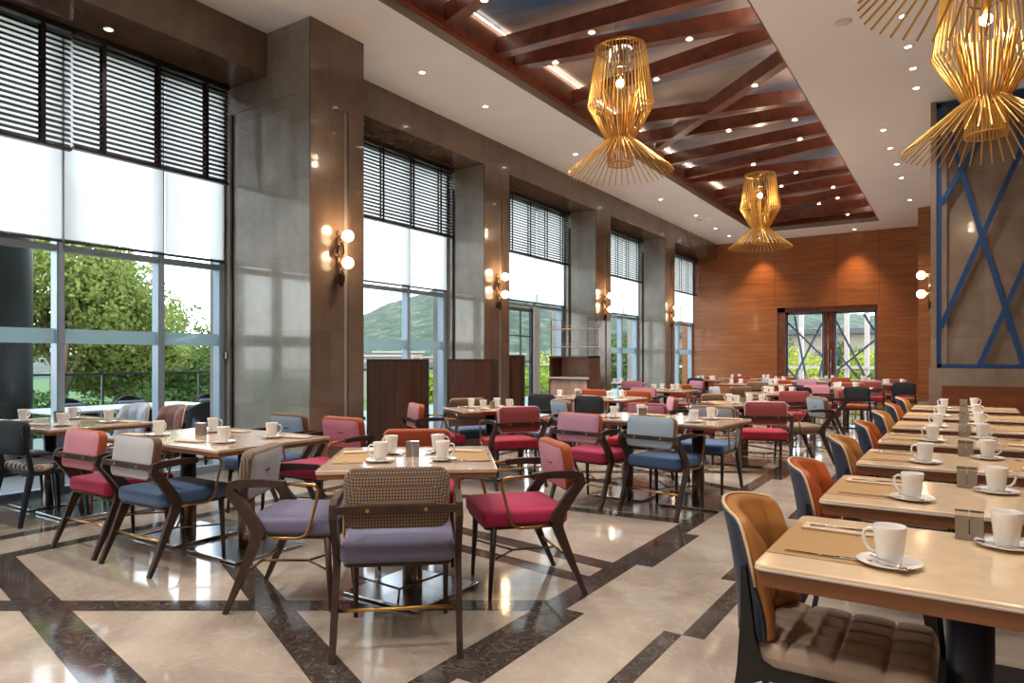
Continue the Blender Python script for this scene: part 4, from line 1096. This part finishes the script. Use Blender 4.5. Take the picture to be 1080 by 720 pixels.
def outtable(x, y, lx, ly, label):
    r = empty('outdoor_table', label, 'table', 'white terrace tables', loc=(x, y, -.06))
    b = B(); b.cushion((0, 0, .76), lx, ly, .03, .02, .008, 'z', 0); b.build('tabletop', M['outtable'], r)
    for sx in (-1, 1):
        for sy in (-1, 1):
            b = B(); b.box(sx * (lx / 2 - .05) - .02, sx * (lx / 2 - .05) + .02, sy * (ly / 2 - .05) - .02, sy * (ly / 2 - .05) + .02, 0, .745); b.build('leg', M['alu_dk'], r)
outtable(-8.7, 4.4, .85, 1.9, 'white terrace table just outside the nearest window')
outtable(-8.6, 6.6, .85, 1.2, 'white terrace table beside the outside column')
def make_wicker():
    r = empty('wicker_armchair')
    b = B(); b.cushion((0, 0, .38), .56, .54, .06, .05, .02, 'z', 0); b.build('seat', M['wicker'], r)
    b = B()
    def sf(o):
        def f(u, v):
            a = -1.7 + 3.4 * u; z = .38 + (.26 + .2 * math.cos(a * .8) ** 2) * v; return (math.sin(a) * (.28 - o), -.0 - math.cos(a) * (.27 - o), z)
        return f
    b.grid(sf(0), 21, 6); b.grid(sf(.03), 21, 6)
    b.tube([sf(.015)(i / 20, 1) for i in range(21)], .02, 6); b.build('backrest', M['wicker'], r)
    b = B(); b.cushion((0, -.17, .62), .4, .34, .1, .06, .04, 'y', .02, tilt=-.2); b.build('back_cushion', M['outcush'], r)
    for sx in (-1, 1):
        for sy in (-1, 1):
            b = B(); b.tube([(sx * .23, sy * .22, .36), (sx * .25, sy * .24, 0)], .016, 6); b.build('leg', M['wicker'], r)
    return r
WK = template(make_wicker())
for i, (x, yv, rz, lab) in enumerate(((-9.45, 5.0, -PI / 2, 'dark wicker terrace chair left of the outside column'), (-9.45, 4.2, -PI / 2, 'dark wicker terrace chair beyond the white terrace table'), (-8.5, 5.65, PI, 'dark wicker chair at the end of the white terrace table'),
    (-9.0, 5.9, -PI / 2, 'dark wicker terrace chair in front of the outside column'), (-8.5, 7.85, PI, 'dark wicker chair outside close to the stone pillar'), (-7.85, 4.9, PI / 2, 'dark wicker chair just outside the nearest glass'), (-7.85, 6.5, PI / 2, 'dark wicker chair outside behind the stone pillar'))):
    c = clone(WK); tag(c, lab, 'chair', 'dark wicker terrace chairs', loc=(x, yv, -.06), rz=rz)

def crown_mesh(rad, n, seed, size=.12, squash=.85, clumps=26):
    rr = random.Random(seed); b = B(); cl = []
    for _ in range(clumps):
        d = Vector((rr.gauss(0, 1), rr.gauss(0, 1), rr.gauss(0, 1))).normalized() * rad * rr.uniform(.35, .82); cl.append((d, rad * rr.uniform(.26, .42)))
    vs, fs = [], []
    for i in range(n):
        c, r = cl[rr.randrange(clumps)]
        d = Vector((rr.gauss(0, 1), rr.gauss(0, 1), rr.gauss(0, 1))).normalized(); p = c + d * r * rr.uniform(.75, 1.05); p.z *= squash
        u = Vector((rr.gauss(0, 1), rr.gauss(0, 1), rr.gauss(0, 1))).normalized(); w = d.cross(u).normalized() * size * rr.uniform(.6, 1.3); u = u * size * rr.uniform(.6, 1.3)
        k = len(vs); vs += [p - w * .5, p + u * .6, p + w * .5, p - u * .6]; fs.append((k, k + 1, k + 2, k + 3))
    b.add(vs, fs); return b
def tree(x, y, zc, rad, n, mat, label, seed, size=.12, group='trees beyond the terrace', squash=.9, trunk=True, name='tree'):
    r = empty(name, label, 'tree' if name == 'tree' else 'shrub', group, loc=(x, y, -4))
    o = crown_mesh(rad, n, seed, size, squash).build('crown', M[mat], r, fixn=False); o.location = (0, 0, zc + 4)
    if trunk:
        b = B(); rr = random.Random(seed); h = zc + 4
        b.tube([(0, 0, 0), (.1, .05, h * .5), (.05, .1, h)], [.22, .17, .08], 8)
        for k in range(5):
            a = 1.3 * k; b.tube([(.08, .05, h * (.5 + .08 * k)), (math.cos(a) * rad * .5, math.sin(a) * rad * .5, h + rad * .25)], [.08, .03], 6)
        b.build('trunk', M['bark'], r)
tree(-17.5, 7.3, 2.9, 2.6, 36000, 'leaf', 'large bright green tree filling the left of the nearest window', 1, .088)
tree(-18.4, 9.3, 1.8, 1.75, 26000, 'leaf', 'rounded bright tree right of the large one outside the window', 2, .082)
tree(-22, 6.2, 2.4, 2.6, 16000, 'leafdk', 'darker tree behind the large one at the left edge', 3, .09)
tree(-15.2, 6.0, -.7, 1.7, 20000, 'leafdk', 'low bushy tree behind the terrace railing at left', 4, .075)
tree(-15.3, 7.9, -.6, 1.7, 20000, 'leafdk', 'low bushy tree behind the terrace railing in the middle', 5, .075)
tree(-19, 11.8, .2, 2.0, 18000, 'leafdk', 'low tree seen right of the last mullion', 6, .08)
tree(-30, 18.6, .4, 3.4, 7000, 'leafdk', 'distant tree right of the nearest window', 8, .14)
tree(-16, 18.75, -.3, 1.8, 9000, 'leafyl', 'yellow green shrubby tree outside the second window', 7, .12)
tree(-17, 28.5, -.3, 2.2, 8000, 'leafyl', 'yellow green tree outside the third window', 9, .13)
tree(-15, 33.3, .9, 2.2, 7000, 'leafdk', 'dark tree outside the fourth window', 10, .13)
tree(-14, 38.5, .2, 2.4, 5000, 'leafdk', 'dark tree outside the farthest window', 11, .14)
# hill
ridge = [(-75, 20), (-62, 30), (-56, 34), (-50, 20), (-46, 6), (-42, 8), (-37, 18), (-33, 25), (-28, 28), (-24, 28), (-18, 25), (-12, 22), (-4, 18), (6, 14), (20, 12), (40, 14)]
hb = B(); rr = random.Random(5)
# azimuth measured from +Y towards -X
RG = [(75, 2), (66, 4), (58, 7), (52, 14), (47, 22), (43.5, 33), (40, 40), (36.5, 43), (33, 40), (28, 36), (24, 32), (18, 30), (8, 26), (0, 18), (-10, 14)]
def rh(az):
    for (a0, h0), (a1, h1) in zip(RG, RG[1:]):
        if a1 <= az <= a0: return h1 + (h0 - h1) * (az - a1) / (a0 - a1)
    return 3
def hf(u, v):
    az = 75 - 85 * u; Rr = 220 + 260 * v; h = rh(az) * math.sin(min(1, v * 1.25) * PI / 2) ** 1.2 * (1 if v < .9 else .9)
    h += (rr.random() - .5) * 1.6 * v
    a = math.radians(az); return (-math.sin(a) * Rr, math.cos(a) * Rr, -4 + h * 1.08 + 4 * v)
hb.grid(hf, 220, 40); struct(hb.build('hillside', M['hill']), 'hazy green wooded hill beyond the town')
for i, (az, dist, w, h, lab) in enumerate(((44.6, 95, 9, 5.6, 'low pale building seen low in the second window'), (42.8, 105, 7, 6.2, 'pale flat roofed building right of the other in the second window'), (39.5, 120, 9, 5.5, 'distant pale house below the hill'), (35, 110, 10, 6.0, 'distant pale house seen through the terrace door'))):
    a = math.radians(az); r = empty('distant_building', lab, 'building', 'distant pale buildings', loc=(-math.sin(a) * dist, math.cos(a) * dist, -4), rz=a)
    b = B(); b.box(-w / 2, w / 2, -4, 4, 0, h); b.build('wall', M['concrete'], r)
    b = B(); b.box(-w / 2 - .3, w / 2 + .3, -4.3, 4.3, h, h + .25); b.build('roof', M['terrace'], r)
    for k in range(4):
        xx = -w / 2 + w * (k + .5) / 4; b = B(); b.box(xx - .5, xx + .5, -4.04, -3.98, h - 1.9, h - .7); b.build('window', M['bluestuff'], r)
# garden seen through the far doors
for k, x in enumerate((-5.35, -4.62, -3.9, -3.2, -2.6)):
    b = B(); b.box(-.07, .07, -.07, .07, 0, 5.4); o = b.build('white_post', M['post']); tag(o, '%s white post outside the glazed doors' % ['leftmost', 'second', 'third', 'fourth', 'rightmost'][k], 'post', 'white posts beyond the doors', loc=(x, 25.2, -.06))
b = B(); b.box(-9, 1, 25.1, 25.18, .98, 1.06); b.box(-9, 1, 25.1, 25.14, .0, .08)
o = b.build('terrace_rail', M['post']); tag(o, 'white horizontal rail outside the glazed doors', 'railing')
for k in range(7):
    x = -9 + 1.55 * k
    tree(x * 1.0, 30.5 + 3.4 * (k % 2), .5 + .6 * (k % 2), 1.45, 5000, 'leafdk' if k % 2 else 'leafyl', '%s leafy tree seen through the glazed doors' % ['leftmost', 'second', 'third', 'fourth', 'fifth', 'sixth', 'rightmost'][k], 30 + k, .09, 'garden trees beyond the glazed doors')
for k in range(6):
    x = -8.5 + 1.5 * k
    tree(x, 27.8, -.45, .72, 2500, 'leafyl' if k % 2 else 'leafdk', '%s low hedge bush beyond the white posts' % ['leftmost', 'second', 'third', 'fourth', 'fifth', 'rightmost'][k], 60 + k, .09, 'hedge bushes beyond the posts', .8, False, 'garden_bush')
r = empty('garden_building', 'long pale stone building behind the garden trees', 'building', loc=(-14, 62, -4))
b = B(); b.box(-16, 22, 0, 8, 0, 7.4); b.build('wall', M['concrete'], r)
b = B(); b.box(-16.5, 22.5, -.5, 8.5, 7.4, 7.8); b.build('roof', M['alu_dk'], r)

drop_templates()
# ------------------------------------------------------------------ light
w = bpy.data.worlds.new('world'); SC.world = w; w.use_nodes = True
nt = w.node_tree; bg = nt.nodes['Background']
sky = nt.nodes.new('ShaderNodeTexSky'); sky.sky_type = 'NISHITA'; sky.sun_disc = False
sky.sun_elevation = R_(48); sky.sun_rotation = R_(120); sky.altitude = 300; sky.air_density = 1.0; sky.dust_density = 2.5; sky.ozone_density = 1.0
mxn = nt.nodes.new('ShaderNodeMix'); mxn.data_type = 'RGBA'; mxn.inputs[0].default_value = .55; mxn.inputs[7].default_value = (6.6, 6.5, 6.4, 1)
nt.links.new(sky.outputs[0], mxn.inputs[6]); nt.links.new(mxn.outputs[2], bg.inputs[0])
bg.inputs[1].default_value = .85
sun = bpy.data.lights.new('sun', 'SUN'); sun.energy = 2.0; sun.angle = .01; sun.color = (1, .95, .86)
so = bpy.data.objects.new('sun', sun); COL.objects.link(so)
so.rotation_euler = Vector((.72, -.45, .95)).to_track_quat('Z', 'Y').to_euler()
SC.view_settings.view_transform = 'Standard'; SC.view_settings.look = 'None'; SC.view_settings.gamma = 1; SC.view_settings.use_curve_mapping = False
SC.view_settings.exposure = 0.08
cy = SC.cycles
cy.max_bounces = 10; cy.diffuse_bounces = 6; cy.glossy_bounces = 4; cy.transparent_max_bounces = 16; cy.transmission_bounces = 6
cy.sample_clamp_indirect = 6; cy.caustics_reflective = False; cy.caustics_refractive = False; cy.use_denoising = True
